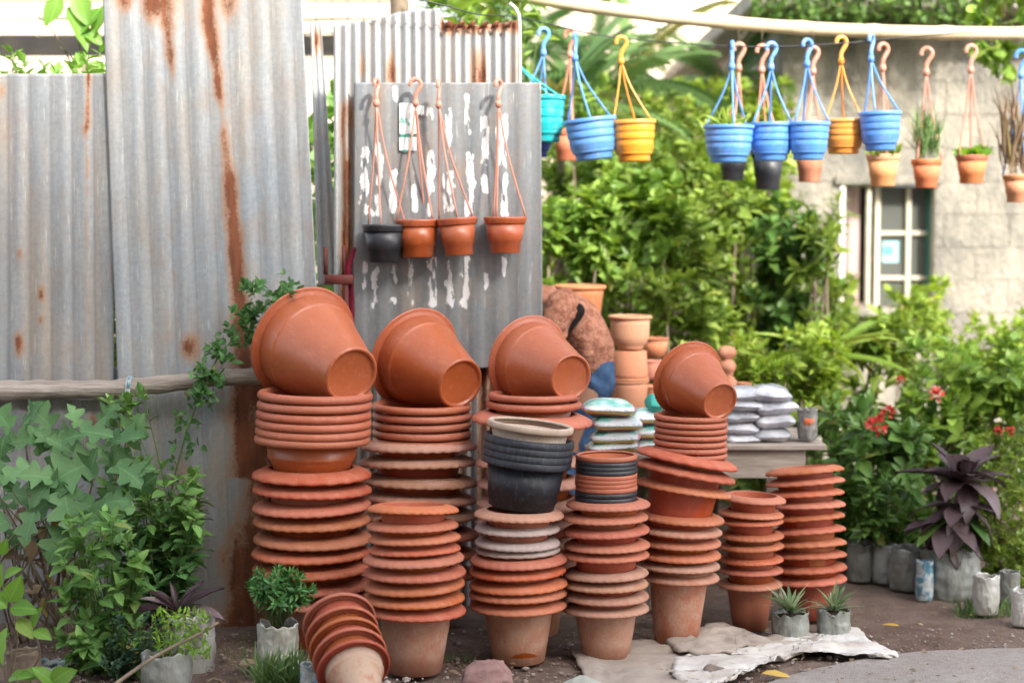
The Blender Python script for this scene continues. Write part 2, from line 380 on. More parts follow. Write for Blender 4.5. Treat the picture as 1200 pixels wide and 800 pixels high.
# pebbles, litter
def rocks(name, n, reg, size, mat):
    vsa, fsa = [], []; base = []; 
    bm = bmesh.new(); bmesh.ops.create_icosphere(bm, subdivisions=1, radius=1); bv = np.array([v.co[:] for v in bm.verts]); bf = np.array([[v.index for v in f.verts] for f in bm.faces]); bm.free()
    for i in range(n):
        x, y = reg(); s = size*math.exp(random.gauss(0, .5)); sc = np.array([s*U(.7, 1.4), s*U(.7, 1.3), s*U(.4, .8)])
        vsa.append(bv*sc*(1+.25*(np.random.rand(len(bv), 1)-.5))+np.array([x, y, s*.15-.008])); fsa.append(bf+len(bv)*i)
    me = bpy.data.meshes.new(name); fast_mesh(me, np.concatenate(vsa), np.concatenate(fsa), False); me.materials.append(mat)
    o = bpy.data.objects.new(name, me); COL.objects.link(o); return o
PEB = gen('pebble_grey', (.2, .15, .13), (.38, .33, .3), 3, .9, .2, rnd=False)
def regp():
    px, py = U(-60, 1260), U(735, 815); Y = groundY(py)+random.gauss(0, .05); return (px-600)/PM(Y), Y
o = rocks('pebbles', 2600, regp, .0042, PEB); tag(o, 'small loose pebbles scattered on the trodden soil', 'pebbles', kind='stuff')

# ------------------------------------------------------------------ leaves
def leaf_arr(kind, var):
    K = {
     'ovate':  ([0, .12, .3, .5, .7, .88, 1], [.02, .16, .27, .27, .19, .09, 0], None),
     'broad':  ([0, .06, .22, .42, .64, .84, 1], [.02, .26, .40, .38, .27, .12, 0], None),
     'lance':  ([0, .15, .4, .7, 1], [.015, .085, .12, .085, 0], None),
     'thin':   ([0, .25, .6, 1], [.012, .04, .035, 0], None),
     'strap':  ([0, .1, .22, .36, .5, .64, .78, .9, 1], [.05, .075, .12, .155, .165, .15, .11, .055, 0], None),
     'lobed':  ([0, .04, .12, .20, .27, .34, .44, .53, .60, .67, .76, .85, .93, 1], [.02, .17, .38, .33, .17, .20, .36, .50, .26, .15, .23, .13, .05, 0], [0, -.06, -.03, .04, .03, 0, .0, .10, .06, .01, .0, .04, .0, 0]),
    }[kind]
    rg = random.Random(len(kind)*10+var); ys, ws, sh = K; vs = []; fs = []
    droop = {'ovate': .18, 'broad': .2, 'lance': .25, 'thin': .35, 'strap': .62, 'lobed': .24}[kind]*[.6, 1.1, 1.7][var]
    cols = [-1, 0, 1] if kind in ('thin', 'lance') else [-1, -.5, 0, .5, 1]; nc = len(cols); bend = rg.uniform(-.12, .12); fold = rg.uniform(.18, .42); ph = rg.uniform(0, 6)
    for i, (y, w_) in enumerate(zip(ys, ws)):
        e = sh[i] if sh else 0; ang = droop*y*1.3; yy = math.sin(ang)/max(droop*1.3, .01) if droop > .3 else y*(1-.24*y*droop)
        z = -(1-math.cos(ang))/max(droop*1.3, .01) if droop > .3 else -droop*y*y
        for c_ in cols:
            asym = 1+(.12 if (c_ > 0) == (i % 2 == 0) else -.08)*(1 if kind == 'lobed' else .3)
            vs.append((c_*w_*asym+bend*y*y, yy+e*abs(c_)*asym, z+w_*fold*abs(c_)**.8-.03*(abs(c_) == .5)+.05*w_*2*math.sin(y*11+c_*2+ph)*abs(c_)))
        if i:
            k = nc*i; fs += [(k-nc+j, k-nc+j+1, k+j+1, k+j) for j in range(nc-1)]
    return np.array(vs), np.array(fs)
LEAF = {(k, v_): leaf_arr(k, v_) for k in ('ovate', 'broad', 'lance', 'thin', 'strap', 'lobed') for v_ in range(3)}
_lm = {}
def leaf_me(kind, mat):
    var = random.randrange(3)
    if (kind, var, mat.name) not in _lm:
        me = bpy.data.meshes.new('leaf'); v_, f_ = LEAF[(kind, var)]; fast_mesh(me, v_, f_); me.materials.append(mat); _lm[(kind, var, mat.name)] = me
    return _lm[(kind, var, mat.name)]
def orient(p, d, up, s, sx=1.0):
    y = d.normalized(); z = up-y*up.dot(y)
    if z.length < 1e-4: z = y.orthogonal()
    z.normalize(); x = y.cross(z)
    return Matrix(((x.x*s*sx, y.x*s, z.x*s, p.x), (x.y*s*sx, y.y*s, z.y*s, p.y), (x.z*s*sx, y.z*s, z.z*s, p.z), (0, 0, 0, 1)))
def stuff_leaves(name, items, mat, parent=None):
    """items: [(kind, matrix)] -> one mesh"""
    cos, fs, rn = [], [], []; n = 0; items = [((k, i % 3), M_) for i, (k, M_) in enumerate(items)]
    for kind in sorted(set(k for k, _ in items)):
        Ms = np.array([np.array(M_) for k, M_ in items if k == kind]); v_, f_ = LEAF[kind]
        vh = np.concatenate([v_, np.ones((len(v_), 1))], 1)
        co = np.einsum('nij,vj->nvi', Ms, vh)[..., :3]; m_ = len(Ms)
        cos.append(co.reshape(-1, 3)); fs.append((f_[None]+(np.arange(m_)*len(v_))[:, None, None]).reshape(-1, 4)+n); n += m_*len(v_)
        rn.append(np.repeat(np.random.rand(m_), len(v_)))
    me = bpy.data.meshes.new(name); fast_mesh(me, np.concatenate(cos), np.concatenate(fs)); me.materials.append(mat)
    addattr(me, 'rnd', np.concatenate(rn))
    o = bpy.data.objects.new(name, me); COL.objects.link(o)
    if parent: o.parent = parent
    o['kind'] = 'stuff'
    return o
def rv(): 
    while True:
        v_ = Vector((U(-1, 1), U(-1, 1), U(-1, 1)))
        if 0.05 < v_.length < 1: return v_.normalized()
def whorl(tip, axis, n, size, out=.9, js=.25, updroop=.0):
    axis = axis.normalized(); a0 = U(0, 6.3); o1 = axis.orthogonal().normalized(); o2 = axis.cross(o1); res = []
    for i in range(n):
        a = a0+2.4*i; rad = o1*math.cos(a)+o2*math.sin(a)
        lvl = i/max(1, n-1)
        d = rad*out*(1-.55*lvl)+axis*(.25+.8*lvl)+Vector((0, 0, -updroop)); d += rv()*js
        s = size*U(.7, 1.15)*(1-.35*lvl)
        res.append(orient(tip-axis*size*.5*(1-lvl)*U(.6, 1.2), d, axis+rad*.2+rv()*.25, s, U(.85, 1.1)))
    return res
def in_ell(c, r_, bias=.5):
    d = rv(); return Vector((c.x+d.x*r_[0]*R()**bias, c.y+d.y*r_[1]*R()**bias, c.z+d.z*r_[2]*R()**bias))
def plant(name, label, cat, base, tips, mat, kinds, size, per=6, nobj=60, group=None, stem=None, stemr=.004, out=.9, droop=.15, extra=0, upright=.5, root=None, stuffname='foliage'):
    base = Vector(base); t = root or thing(name, label, cat, base, group=group)
    if cat == 'shrub':      # a few main stems, twigs branch off them inside the crown
        hubs_ = random.sample(list(tips), min(7, len(tips))); extra = []
        mb = B()
        for h_ in hubs_:
            e = base.lerp(Vector(h_), U(.5, .75)); e.z = max(.05, Vector(h_).z-U(.12, .3)); extra.append(e)
            mb.tube([Vector((0, 0, 0)), (e-base)*.5+Vector((U(-.05, .05), U(-.05, .05), 0)), e-base], [stemr*1.6, stemr*1.3, stemr], 6)
        mb.obj('main_stem', stem or STEM_B, t)['kind'] = 'stuff'
        stemr *= .45; per += 2
    mats_ = []; sb = B()
    for tp in tips:
        tp = Vector(tp); st = base+Vector((U(-.03, .03), U(-.03, .03), 0)) if not extra else extra[min(range(len(extra)), key=lambda i: (extra[i]-tp).length)]
        mid = st.lerp(tp, .5)+Vector((U(-1, 1), U(-1, 1), 0))*.08*(tp-st).length
        mid.z = max(mid.z, st.z)
        cv = bez([st, mid, tp], 5); axis = ((tp-mid).normalized()*(1-upright)+Vector((0, 0, 1))*upright)
        sb.tube([p-base for p in cv], [stemr*(1-.6*k/len(cv)) for k in range(len(cv))], 5)
        mats_ += whorl(tp, axis, per, size, out, .3, droop)
        for k in range(4):
            q = cv[-2-k*2] if len(cv) > 2+k*2 else tp
            if R() < .85: mats_ += whorl(q, axis, max(2, per//2), size*U(.8, 1.15), out*1.1, .35, droop)
    sb.obj('stem', stem or STEM_G, t)['kind'] = 'stuff'
    cam0 = Vector((0, 0, CAMH))
    items = [(random.choice(kinds), M_) for M_ in mats_]
    items.sort(key=lambda it: (it[1].translation-cam0).length-.15*R())
    vis = items[:nobj]; rest = items[nobj:]
    inv = Matrix.Translation(-base)
    for k, M_ in vis:
        o = bpy.data.objects.new('leaf', leaf_me(k, mat)); COL.objects.link(o); o.parent = t; o.matrix_local = inv @ M_
    if rest:
        stuff_leaves(stuffname, [(k, inv @ M_) for k, M_ in rest], mat, t)
    return t
def frond_me(mat, n=22, ll=.3, curl=.5, wid=.05):
    vs, fs = [], []
    for i in range(n+1):
        y = i/n; z = -curl*y*y
        vs += [(-.006*(1-y)-.002, y, z), (.006*(1-y)+.002, y, z)]
        if i: k = 2*i; fs.append((k-2, k-1, k+1, k))
    for i in range(1, n+1):
        y = i/n; z = -curl*y*y; L_ = ll*math.sin(math.pi*min(1, .12+.88*y*.95))**.6*(1 if y < .95 else .6)
        for s_ in (-1, 1):
            k = len(vs); a = .9-.5*y
            dx, dy = s_*math.sin(a)*L_, math.cos(a)*L_
            vs += [(0, y, z), (dx*.4, y+dy*.4-wid*.4, z+.02-.1*L_), (dx*.45, y+dy*.45+wid*.4, z+.02-.1*L_), (dx, y+dy, z-.45*L_)]
            fs += [(k, k+1, k+3, k+2)]
    me = bpy.data.meshes.new('frond'); fast_mesh(me, np.array(vs), np.array(fs)); me.materials.append(mat); return me

# ------------------------------------------------------------------ corrugated iron
def sheet(name, quad, Y, period, amp, mat, parent, rust=None, paint=None, darken=None, Yf=None, res=.012, shape='sin', top=None, label=None, thick=.0012):
    (tl, tr, br, bl) = quad
    wm = (W(*tr, Y)-W(*tl, Y)).length; hm = (W(*bl, Y)-W(*tl, Y)).length
    nc = max(8, int(wm/period*12)); nr = max(6, int(hm/res))
    u = np.linspace(0, 1, nc+1); vv = np.linspace(0, 1, nr+1); Ug, Vg = np.meshgrid(u, vv)
    PX = (tl[0]*(1-Ug)+tr[0]*Ug)*(1-Vg)+(bl[0]*(1-Ug)+br[0]*Ug)*Vg
    PY = (tl[1]*(1-Ug)+tr[1]*Ug)*(1-Vg)+(bl[1]*(1-Ug)+br[1]*Ug)*Vg
    if top is not None: PY = PY+np.interp(PX, top[0], top[1])*(1-Vg)
    YY = Y+(Yf(PX, PY) if Yf else 0)
    ph = Ug*wm/period*2*np.pi
    s_ = np.sin(ph) if shape == 'sin' else np.tanh(2.2*np.sin(ph))/np.tanh(2.2) if shape == 'trap' else np.abs(np.sin(ph/2))*2-1
    am = amp*(.75+.5*vn(PX*.02, PY*.006, 11))
    YY = YY-am*s_ + .010*(fbm(PX*.012, PY*.008, 21)-.5)
    cx, cy = (PX-600)/FPX, (400-PY)/FPX
    t_ = YY/(_cp+cy*_sp); co = np.stack([cx*t_, YY, CAMH+(-_sp+cy*_cp)*t_], -1).reshape(-1, 3)
    i = np.arange((nc+1)*(nr+1)).reshape(nr+1, nc+1)
    f = np.stack([i[:-1, :-1], i[1:, :-1], i[1:, 1:], i[:-1, 1:]], -1).reshape(-1, 4)
    me = bpy.data.meshes.new(name); fast_mesh(me, co, f); me.materials.append(mat)
    for nm, fn in (('rust', rust), ('paint', paint), ('darken', darken)):
        addattr(me, nm, np.clip(fn(PX, PY, s_), 0, 1) if fn else np.zeros(PX.size))
    o = bpy.data.objects.new(name, me); COL.objects.link(o); o.parent = parent
    md = o.modifiers.new('thickness', 'SOLIDIFY'); md.thickness = thick; md.offset = 0
    if label: o['label'] = label
    return o
def streak(PX, PY, pts, soft=1.0):
    """pts [(x,y,hw,int)] -> mask"""
    ys = [p[1] for p in pts]; cx = np.interp(PY, ys, [p[0] for p in pts]); hw = np.interp(PY, ys, [p[2] for p in pts]); it = np.interp(PY, ys, [p[3] for p in pts])
    inside = (PY >= ys[0]) & (PY <= ys[-1])
    wob = 6*(vn(PY*.05, PX*0+1, 31)-.5)
    return np.clip(1.15-np.abs(PX-cx-wob*.5)/np.maximum(hw, .5)*.62, 0, 1)*it*inside
def blob(PX, PY, x, y, rx, ry, it=1): return np.clip(1.25-.7*np.sqrt((PX-x)**2/rx**2+(PY-y)**2/ry**2), 0, 1)*it

FY = 7.02
fence = thing('corrugated_fence', 'tall left fence of weathered corrugated iron sheets with rust streaks', 'fence', (0, 0, 0))
def rust2(X, Y, s_):
    r_ = streak(X, Y, [(241, -20, 10, 1), (245, 30, 9, 1), (249, 60, 7, .95), (256, 110, 5, .8), (259, 135, 3, .35), (262, 158, 6, .8), (268, 210, 8, .95), (274, 280, 8, 1), (278, 340, 8, 1), (284, 400, 9, 1), (287, 470, 12, 1), (290, 560, 16, 1)])
    r_ = np.maximum(r_, streak(X, Y, [(190, -20, 15, 1), (194, 15, 12, .8), (197, 40, 6, .95), (199, 65, 6, .9), (201, 100, 2.5, .2)]))
    r_ = np.maximum(r_, blob(X, Y, 181, 5, 14, 22, .9)); r_ = np.maximum(r_, blob(X, Y, 147, -2, 11, 14, .85)); r_ = np.maximum(r_, blob(X, Y, 268, 0, 12, 22, .9))
    r_ = np.maximum(r_, blob(X, Y, 222, 408, 9, 13, .9)); r_ = np.maximum(r_, blob(X, Y, 222, 560, 10, 18, .5))
    low = np.clip((X-(268-(Y-540)*.19)+14*(vn(X*.05, Y*.03, 17)-.5))/34, 0, 1)*smooth01((Y-520)/130)*1.05
    low = np.maximum(low, np.clip((X-278)/16, 0, 1)*smooth01((Y-400)/60))
    low = np.maximum(low, smooth01((Y-690)/50)*.7)
    r_ = np.maximum(r_, low*(.75+.25*vn(X*.12, Y*.01, 12)))
    return r_+.10*smooth01((fbm(X*.03, Y*.004, 40)-.55)*6)
def darken2(X, Y, s_): return smooth01((Y-380)/330)*.35*(.6+.6*fbm(X*.02, Y*.01, 22))+.42*np.exp(-((s_+1)/.05)**2)*(.4+.8*vn(X*.02, Y*.01, 33))  # darker in the troughs and gradually towards the foot
sheet('corrugated_sheet', ((119, -40), (352, -40), (392, 752), (150, 752)), FY, .083, .0034, M_SHEET, fence, rust2, None, darken2,
      label='tall bluish grey sheet with long rust streak and rusty foot')
def rust1(X, Y, s_):
    r_ = streak(X, Y, [(102, 85, 2.5, .9), (102, 120, 3, .8), (101, 150, 4, .95), (101, 166, 2, .6), (101, 480, 1, .35)])
    r_ = np.maximum(r_, blob(X, Y, 48, 345, 4.5, 9, .85)); r_ = np.maximum(r_, blob(X, Y, 48, 375, 3, 6, .75)); r_ = np.maximum(r_, blob(X, Y, 22, 403, 5, 13, .95))
    r_ = np.maximum(r_, blob(X, Y, 23, 297, 3, 7, .6)); r_ = np.maximum(r_, blob(X, Y, 2, 108, 4, 9, .7))
    return r_+.2*smooth01((vn(X*.14, Y*.004, 14)-.6)*4)*smooth01((480-Y)/500)
sheet('corrugated_sheet', ((-60, 87), (131, 86), (134, 470), (-60, 466)), FY+.03, .084, .0042, M_SHEET2, fence, rust1, None, lambda X, Y, s_: .5*np.exp(-((s_+1)/.06)**2)+.22*smooth01((Y-250)/250),
      label='shorter tan streaked sheet at far left')
sheet('corrugated_sheet', ((-60, 430), (150, 430), (160, 756), (-60, 756)), FY+.075, .084, .006, M_SHEET, fence, lambda X, Y, s_: blob(X, Y, 108, 492, 6, 6, .6)+.35*smooth01((Y-680)/80), None, lambda X, Y, s_: .22+.45*np.exp(-((s_+1)/.08)**2),
      label='lower sheet behind the wooden rail')
# rail pole
rail = B(); pts = []
for px, py, Yp in ((-90, 458, 6.93), (0, 458, 6.93), (70, 457, 6.93), (140, 455, 6.92), (220, 447, 6.93), (300, 440, 6.93), (345, 438, 6.94)):
    pts.append(W(px, py, Yp))
cv = bez(pts, 14); rs_ = [(.041-.010*i/len(cv))*(1+.06*math.sin(i*.9)+.05*R()) for i in range(len(cv))]
rail.tube(cv, rs_, 14); o = rail.obj('wooden_pole', POLE)
for v_ in o.data.vertices: 
    q = mnoise.noise(Vector((v_.co.x*3, v_.co.y*14, v_.co.z*45))); v_.co.z += .006*q; v_.co.y += .004*q
tag(o, 'grey weathered wooden rail lashed across the corrugated fence', 'pole')
tb = B(); c0 = min(cv, key=lambda p: abs(p.x-W(152, 455, 6.92).x))
for a_ in (-.004, .004, .010):
    tb.tube([c0+Vector((a_+.004*math.sin(t), -.001, 0))+Vector((0, math.cos(t)*-.043, math.sin(t)*.043)) for t in [k*.45 for k in range(15)]], .0035, 5)
tb.obj('blue_tie', BAGB, None); tie = bpy.data.objects['blue_tie']; tie.parent = o; tie.name = 'tie_cord'

# screen: ribbed sheet behind, grey peeling sheet in front
SY = 7.40
screen = thing('corrugated_screen', 'narrow screen of ribbed iron with grey peeling sheet in front', 'fence')
def rustr(X, Y, s_):
    r_ = smooth01((X-512)/8)*np.clip(1.15-np.abs(Y-30)/14, 0, 1)*.95
    r_ = np.maximum(r_, smooth01((X-512)/8)*smooth01((vn(X*.085, Y*.004, 7)-.45)*5)*smooth01((Y-40)/30)*.75)
    r_ = np.maximum(r_, smooth01((418-X)/6)*smooth01((X-397)/4)*smooth01((Y-110)/20)*.6*(.6+.6*vn(X*.2, Y*.02, 9)))
    r_ = np.maximum(r_, streak(X, Y, [(405, 190, 5, .9), (406, 330, 6, 1), (406, 680, 6, 1)]))
    r_ = np.maximum(r_, blob(X, Y, 457, 85, 6, 22, .7)); r_ = np.maximum(r_, blob(X, Y, 424, 80, 4, 14, .6))
    return r_
sheet('corrugated_sheet', ((391, 0), (607, 0), (609, 740), (393, 740)), SY+.03, .041, .0105, M_RIB, screen, rustr, None, lambda X, Y, s_: .8*smooth01((-s_-.45)/.4),  # rib troughs get a darker colour
      top=([391, 400, 440, 470, 500, 515, 520, 560, 607], [30, 29, 22, 14, 11, 10, 26, 31, 24]), label='ribbed upright sheet with ragged rusty top edge')
def lines(lst):
    def f(X, Y, s_):
        r_ = np.zeros_like(X)
        for (x, y0, y1, hw) in lst:
            m_ = np.clip((hw*1.15-np.abs(X-x-3*(vn(Y*.07, X*0+x, 3)-.5)))/max(hw, 1)+.35, 0, 1)*smooth01((Y-y0)/7)*smooth01((y1-Y)/12)
            r_ = np.maximum(r_, m_*(.15+.95*vn(X*.35, Y*.09, int(x) % 50)))
        return r_*.98
    return f
PAINT = lines([(427, 166, 258, 7), (463, 97, 125, 4), (444, 163, 262, 4), (462, 195, 258, 5.5), (485, 195, 258, 4), (505, 121, 151, 5.5), (506, 172, 258, 5.5), (525, 121, 188, 5.5), (526, 196, 258, 7), (548, 106, 165, 4.5), (551, 175, 258, 5.5),
  (568, 130, 234, 4.5), (588, 130, 202, 7), (591, 198, 262, 4.5), (427, 300, 347, 3), (440, 308, 368, 4.5), (462, 300, 337, 3), (461, 345, 364, 5.5), (481, 296, 364, 3.5), (505, 296, 366, 6), (526, 300, 367, 5.5), (545, 296, 368, 6), (569, 316, 350, 3.5), (590, 296, 330, 4), (438, 240, 262, 4), (550, 232, 262, 5)])
sheet('corrugated_sheet', ((415, 97), (634, 97), (636, 431), (414, 431)), SY-.02, .095, .0028, M_SCREEN, screen,
      lambda X, Y, s_: streak(X, Y, [(492, 360, 2, .5), (492, 378, 3, .7), (492, 390, 2, .3)])+blob(X, Y, 440, 130, 8, 30, .42)+blob(X, Y, 500, 185, 7, 25, .4)+blob(X, Y, 540, 205, 7, 25, .4), PAINT,
      lambda X, Y, s_: .12+.3*smooth01((Y-300)/90)*smooth01((vn(X*.05, Y*.01, 5)-.3)*2)+.12*smooth01((-s_-.5)/.4), shape='trap', res=.007, label='flat grey sheet with peeling white paint streaks')
# wooden battens carrying screen
for x_ in (410, 600):
    b_ = B(); p0 = W(x_, 60, SY+.07); b_.box(p0.x-.02, p0.x+.02, SY+.055, SY+.095, -.05, 2.1); b_.obj('post', WOOD, screen)
# rusty bent flaps at the ragged top
for i in range(6):
    px = 524+i*13.8; b_ = B(); p = W(px, 34, SY+.018); n_ = 5; vs2 = []; fs2 = []
    for k in range(n_):
        t_ = k/(n_-1); 
        for sx in (-1, 0, 1): vs2.append(p+Vector((sx*.017*(1-.35*t_)+.02*t_*(1 if i % 2 else .5), -.014*(1-abs(sx))-.02*math.sin(t_*2.4)-.006, .042*t_-.012*t_*t_*U(.6, 1.5)+.004*sx)))
        if k: q = 3*k; fs2 += [(q-3, q-2, q+1, q), (q-2, q-1, q+2, q+1)]
    o = mk('bent_flap', vs2, fs2, M_RIB, screen); addattr(o.data, 'rust', [.95]*len(vs2)); o.modifiers.new('t', 'SOLIDIFY').thickness = .002
# sticker poster on screen
WHITEP = gen('white_paper', (.78, .8, .78), (.68, .72, .7), 14, .7, .2, bump=.2)
GREENP = gen('green_print', (.05, .35, .28), (.08, .42, .36), 14, .7, .2, bump=0)
def rect(name, x0, y0, x1, y1, Y, mat, parent, th=.001, tear=0):
    a, b, c_, d_ = W(x0, y0, Y), W(x1, y0, Y), W(x1, y1, Y), W(x0, y1, Y)
    n_ = 8; top_ = [a.lerp(b, k/n_) for k in range(n_+1)]; bot_ = [d_.lerp(c_, k/n_)+Vector((0, 0, U(-tear, tear))) for k in range(n_+1)]
    fr = top_+bot_; bk = [p+Vector((0, th, 0)) for p in fr]; m_ = n_+1
    fs2 = [(k, k+m_, k+m_+1, k+1) for k in range(n_)]; fs2 += [(2*m_+k, 2*m_+k+1, 2*m_+k+m_+1, 2*m_+k+m_) for k in range(n_)]
    fs2 += [(k, k+1, 2*m_+k+1, 2*m_+k) for k in range(n_)]+[(m_+k, 3*m_+k, 3*m_+k+1, m_+k+1) for k in range(n_)]+[(0, 2*m_, 3*m_, m_), (n_, m_+n_, 3*m_+n_, 2*m_+n_)]
    return mk(name, fr+bk, fs2, mat, parent, False)
PYs = SY-.033
poster = thing('torn_poster', 'torn white paper poster with green print on the grey peeling sheet', 'poster')
rect('paper', 468, 121, 489, 157, PYs, WHITEP, poster, tear=.004); rect('paper', 468, 161, 488, 176, PYs, WHITEP, poster, tear=.003)
rect('paper', 489, 124, 497, 134, PYs, WHITEP, poster, tear=.006)
rect('print_band', 469.3, 157.5, 485, 160.5, PYs-.0007, GREENP, poster); rect('print_band', 471.5, 176, 478, 178, PYs-.0007, GREENP, poster)
def text(s_, px, py, Y, h, mat, parent, rot=0, ext=.0006):
    cu = bpy.data.curves.new('lettering', 'FONT'); cu.body = s_; cu.size = h; cu.extrude = ext; cu.align_x = 'CENTER'; cu.align_y = 'CENTER'
    me_o = bpy.data.objects.new('t', cu); COL.objects.link(me_o); bpy.context.view_layer.update()
    me = bpy.data.meshes.new_from_object(me_o); bpy.data.objects.remove(me_o)
    me.materials.clear(); me.materials.append(mat)
    o = bpy.data.objects.new('lettering', me); COL.objects.link(o); o.parent = parent; o.location = W(px, py, Y); o.rotation_euler = (math.pi/2, rot, 0); return o
text('&s.', 474.5, 141, PYs-.0015, .034, GREENP, poster); text('an', 480, 145, PYs-.0015, .016, GREENP, poster)

# narrow sheet edge and bits in the gap
gapf = thing('narrow_corrugated_strip', 'narrow bent corrugated strip standing in the gap beside tall sheet', 'metal strip')
sheet('corrugated_sheet', ((364, 28), (376, 26), (398, 335), (372, 335)), 7.75, .02, .006, M_RIB, gapf, lambda X, Y, s_: blob(X, Y, 371, 45, 4, 14, .8), None, None)
br = thing('wooden_bracket', 'dark red wooden bracket bridging the gap between fence and screen', 'bracket')
p0 = W(381, 322, 7.3); p1 = W(414, 333, 7.3); b_ = B(); b_.box(p0.x, p1.x, 7.28, 7.33, p1.z, p0.z, c=.003); b_.obj('crossbar', REDW, br)
for x0, x1, y0, y1 in ((379.5, 383.5, 290, 322), (401, 405, 288, 322), (402, 409, 333, 420)):
    a, b2 = W(x0, y0, 7.3), W(x1, y1, 7.3); b_ = B(); b_.box(a.x, b2.x, 7.285, 7.325, b2.z+.001, a.z); b_.obj('upright', REDW, br)
cb = B(); cv = bez([W(416, 290, 7.34), W(411, 303, 7.33), W(407, 318, 7.31), W(411, 340, 7.33), W(412, 400, 7.34)], 6)
cb.tube(cv, [.007+.008*math.sin(i/len(cv)*3) for i in range(len(cv))], 9)
o = cb.obj('cloth_rag', CLOTHR); 
for v_ in o.data.vertices: v_.co += mnoise.noise_vector(v_.co*30)*.008
tag(o, 'dark red cloth rag hanging behind the tipped pots in the gap', 'cloth')
# ------------------------------------------------------------------ pots
def scal(n, ar, az):
    def f(r_, z, a):
        k = max(0, (r_-.86)/.14)
        s_ = math.cos(a*n)
        return r_*(1+ar*s_*k), z+az*s_*k
    return f
_pm = {}
def pot_meshes(kind):
    if kind in _pm: return _pm[kind]
    if kind == 'scallop':
        body = [(0, -1.24), (.50, -1.24), (.53, -1.225), (.60, -.8), (.67, -.35), (.735, .095), (.745, .12), (.705, .12), (.695, .09), (.64, -.35), (.56, -.85), (.49, -1.19), (0, -1.19)]
        rim = [(.70, .132), (.745, .130), (.82, .116), (.90, .088), (.965, .053), (.998, .018), (1.006, -.018), (.992, -.034), (.965, -.012), (.90, .034), (.82, .068), (.748, .09), (.70, .098)]
        fn = scal(32, .005, .010); n = 120
    elif kind == 'wavy':     # plainer rim
        body = [(0, -1.24), (.50, -1.24), (.53, -1.225), (.60, -.8), (.67, -.35), (.735, .095), (.745, .12), (.705, .12), (.695, .09), (.64, -.35), (.56, -.85), (.49, -1.19), (0, -1.19)]
        rim = [(.70, .134), (.745, .132), (.82, .115), (.90, .084), (.965, .047), (.998, .012), (1.005, -.026), (.99, -.04), (.96, -.012), (.90, .03), (.82, .065), (.748, .088), (.70, .098)]
        fn = scal(20, .006, .009); n = 96
    elif kind == 'rolled':
        body = [(0, -1.45), (.42, -1.45), (.45, -1.43), (.52, -1.1), (.70, -.40), (.765, -.33), (.775, -.31), (.765, -.29), (.80, -.02), (.785, -.02), (.75, -.33), (.69, -.42), (.50, -1.1), (.43, -1.40), (0, -1.40)]
        rim = [(.80, .0), (.85, .045), (.92, .062), (.97, .05), (1.0, .012), (1.005, -.035), (.985, -.075), (.95, -.085), (.94, -.06), (.93, -.02), (.89, .0), (.84, -.02), (.80, -.05)]
        fn = None; n = 72
    elif kind == 'tub':
        body = [(0, -1.545), (.40, -1.56), (.415, -1.565), (.425, -1.60), (.455, -1.612), (.485, -1.595), (.492, -1.55), (.505, -1.46), (.61, -1.1), (.71, -.75), (.80, -.43), (.812, -.395), (.826, -.385), (.834, -.37), (.834, -.355), (.872, -.05), (.857, -.03), (.82, -.33), (.785, -.43), (.59, -1.1), (.48, -1.50), (0, -1.50)]
        rim = [(.855, -.05), (.875, -.045), (.92, -.025), (.965, -.01), (.995, -.012), (1.006, .004), (1.0, .018), (.965, .022), (.91, .012), (.865, -.01), (.85, -.03)]
        fn = None; n = 96
    elif kind == 'flat':
        body = [(0, -1.5), (.66, -1.5), (.70, -1.48), (.88, -.14), (.86, -.14), (.66, -1.44), (0, -1.44)]
        rim = [(.87, .0), (.92, .022), (.97, .018), (1.0, -.004), (1.003, -.10), (.985, -.135), (.94, -.14), (.93, -.10), (.92, -.03), (.875, -.04)]
        fn = None; n = 64
    elif kind == 'band':
        body = [(0, -1.9), (.70, -1.9), (.735, -1.87), (.745, -1.62), (.77, -1.6), (.87, -.2), (.855, -.2), (.70, -1.84), (0, -1.84)]
        rim = [(.86, -.10), (.90, .0), (.95, .015), (1.0, .0), (1.003, -.135), (1.0, -.15), (.96, -.152), (.955, -.12), (.90, -.15), (.865, -.2)]
        fn = None; n = 72
    bb = B().lathe(body[::-1], n if kind in ('tub',) else 64, close=False); rb = B().lathe(rim[::-1], n, fn)
    def dd(b_, nm):   # mesh datablock
        me = bpy.data.meshes.new(nm); fast_mesh(me, np.array([v_[:] for v_ in b_.v]), np.array(b_.f)); return me
    me1, me2 = dd(bb, 'pot_body'), dd(rb, 'rim'); me1.materials.append(None); me2.materials.append(None)
    _pm[kind] = (me1, me2); return _pm[kind]
def pot(kind, loc, r_, label, group, bm_, rm_, rot=(0, 0, 0), zs=1.0, name='flower_pot', cat='flower pot', mtx=None):
    t = thing(name, label, cat, loc or (0, 0, 0), (Matrix.Rotation(rot[1], 3, 'Y') @ Matrix.Rotation(rot[0], 3, 'X') @ Matrix.Rotation(rot[2], 3, 'Z')).to_euler(), group)
    if mtx is not None: t.matrix_world = mtx
    else: t.scale = (r_, r_, r_)
    me1, me2 = pot_meshes(kind)
    for nm, me, mt, sz in (('pot_body', me1, bm_, zs), ('rim', me2, rm_, 1)):
        o = bpy.data.objects.new(nm, me); COL.objects.link(o); o.parent = t; o.material_slots[0].link = 'OBJECT'; o.material_slots[0].material = mt
        if sz != 1: o.scale = (1, 1, sz)
    return t
ORD = ['topmost', 'second', 'third', 'fourth', 'fifth', 'sixth', 'seventh', 'eighth', 'ninth', 'tenth', 'eleventh', 'twelfth', 'thirteenth', 'fourteenth', 'fifteenth', 'sixteenth', 'seventeenth', 'eighteenth', 'nineteenth', 'twentieth', 'twenty-first', 'twenty-second']
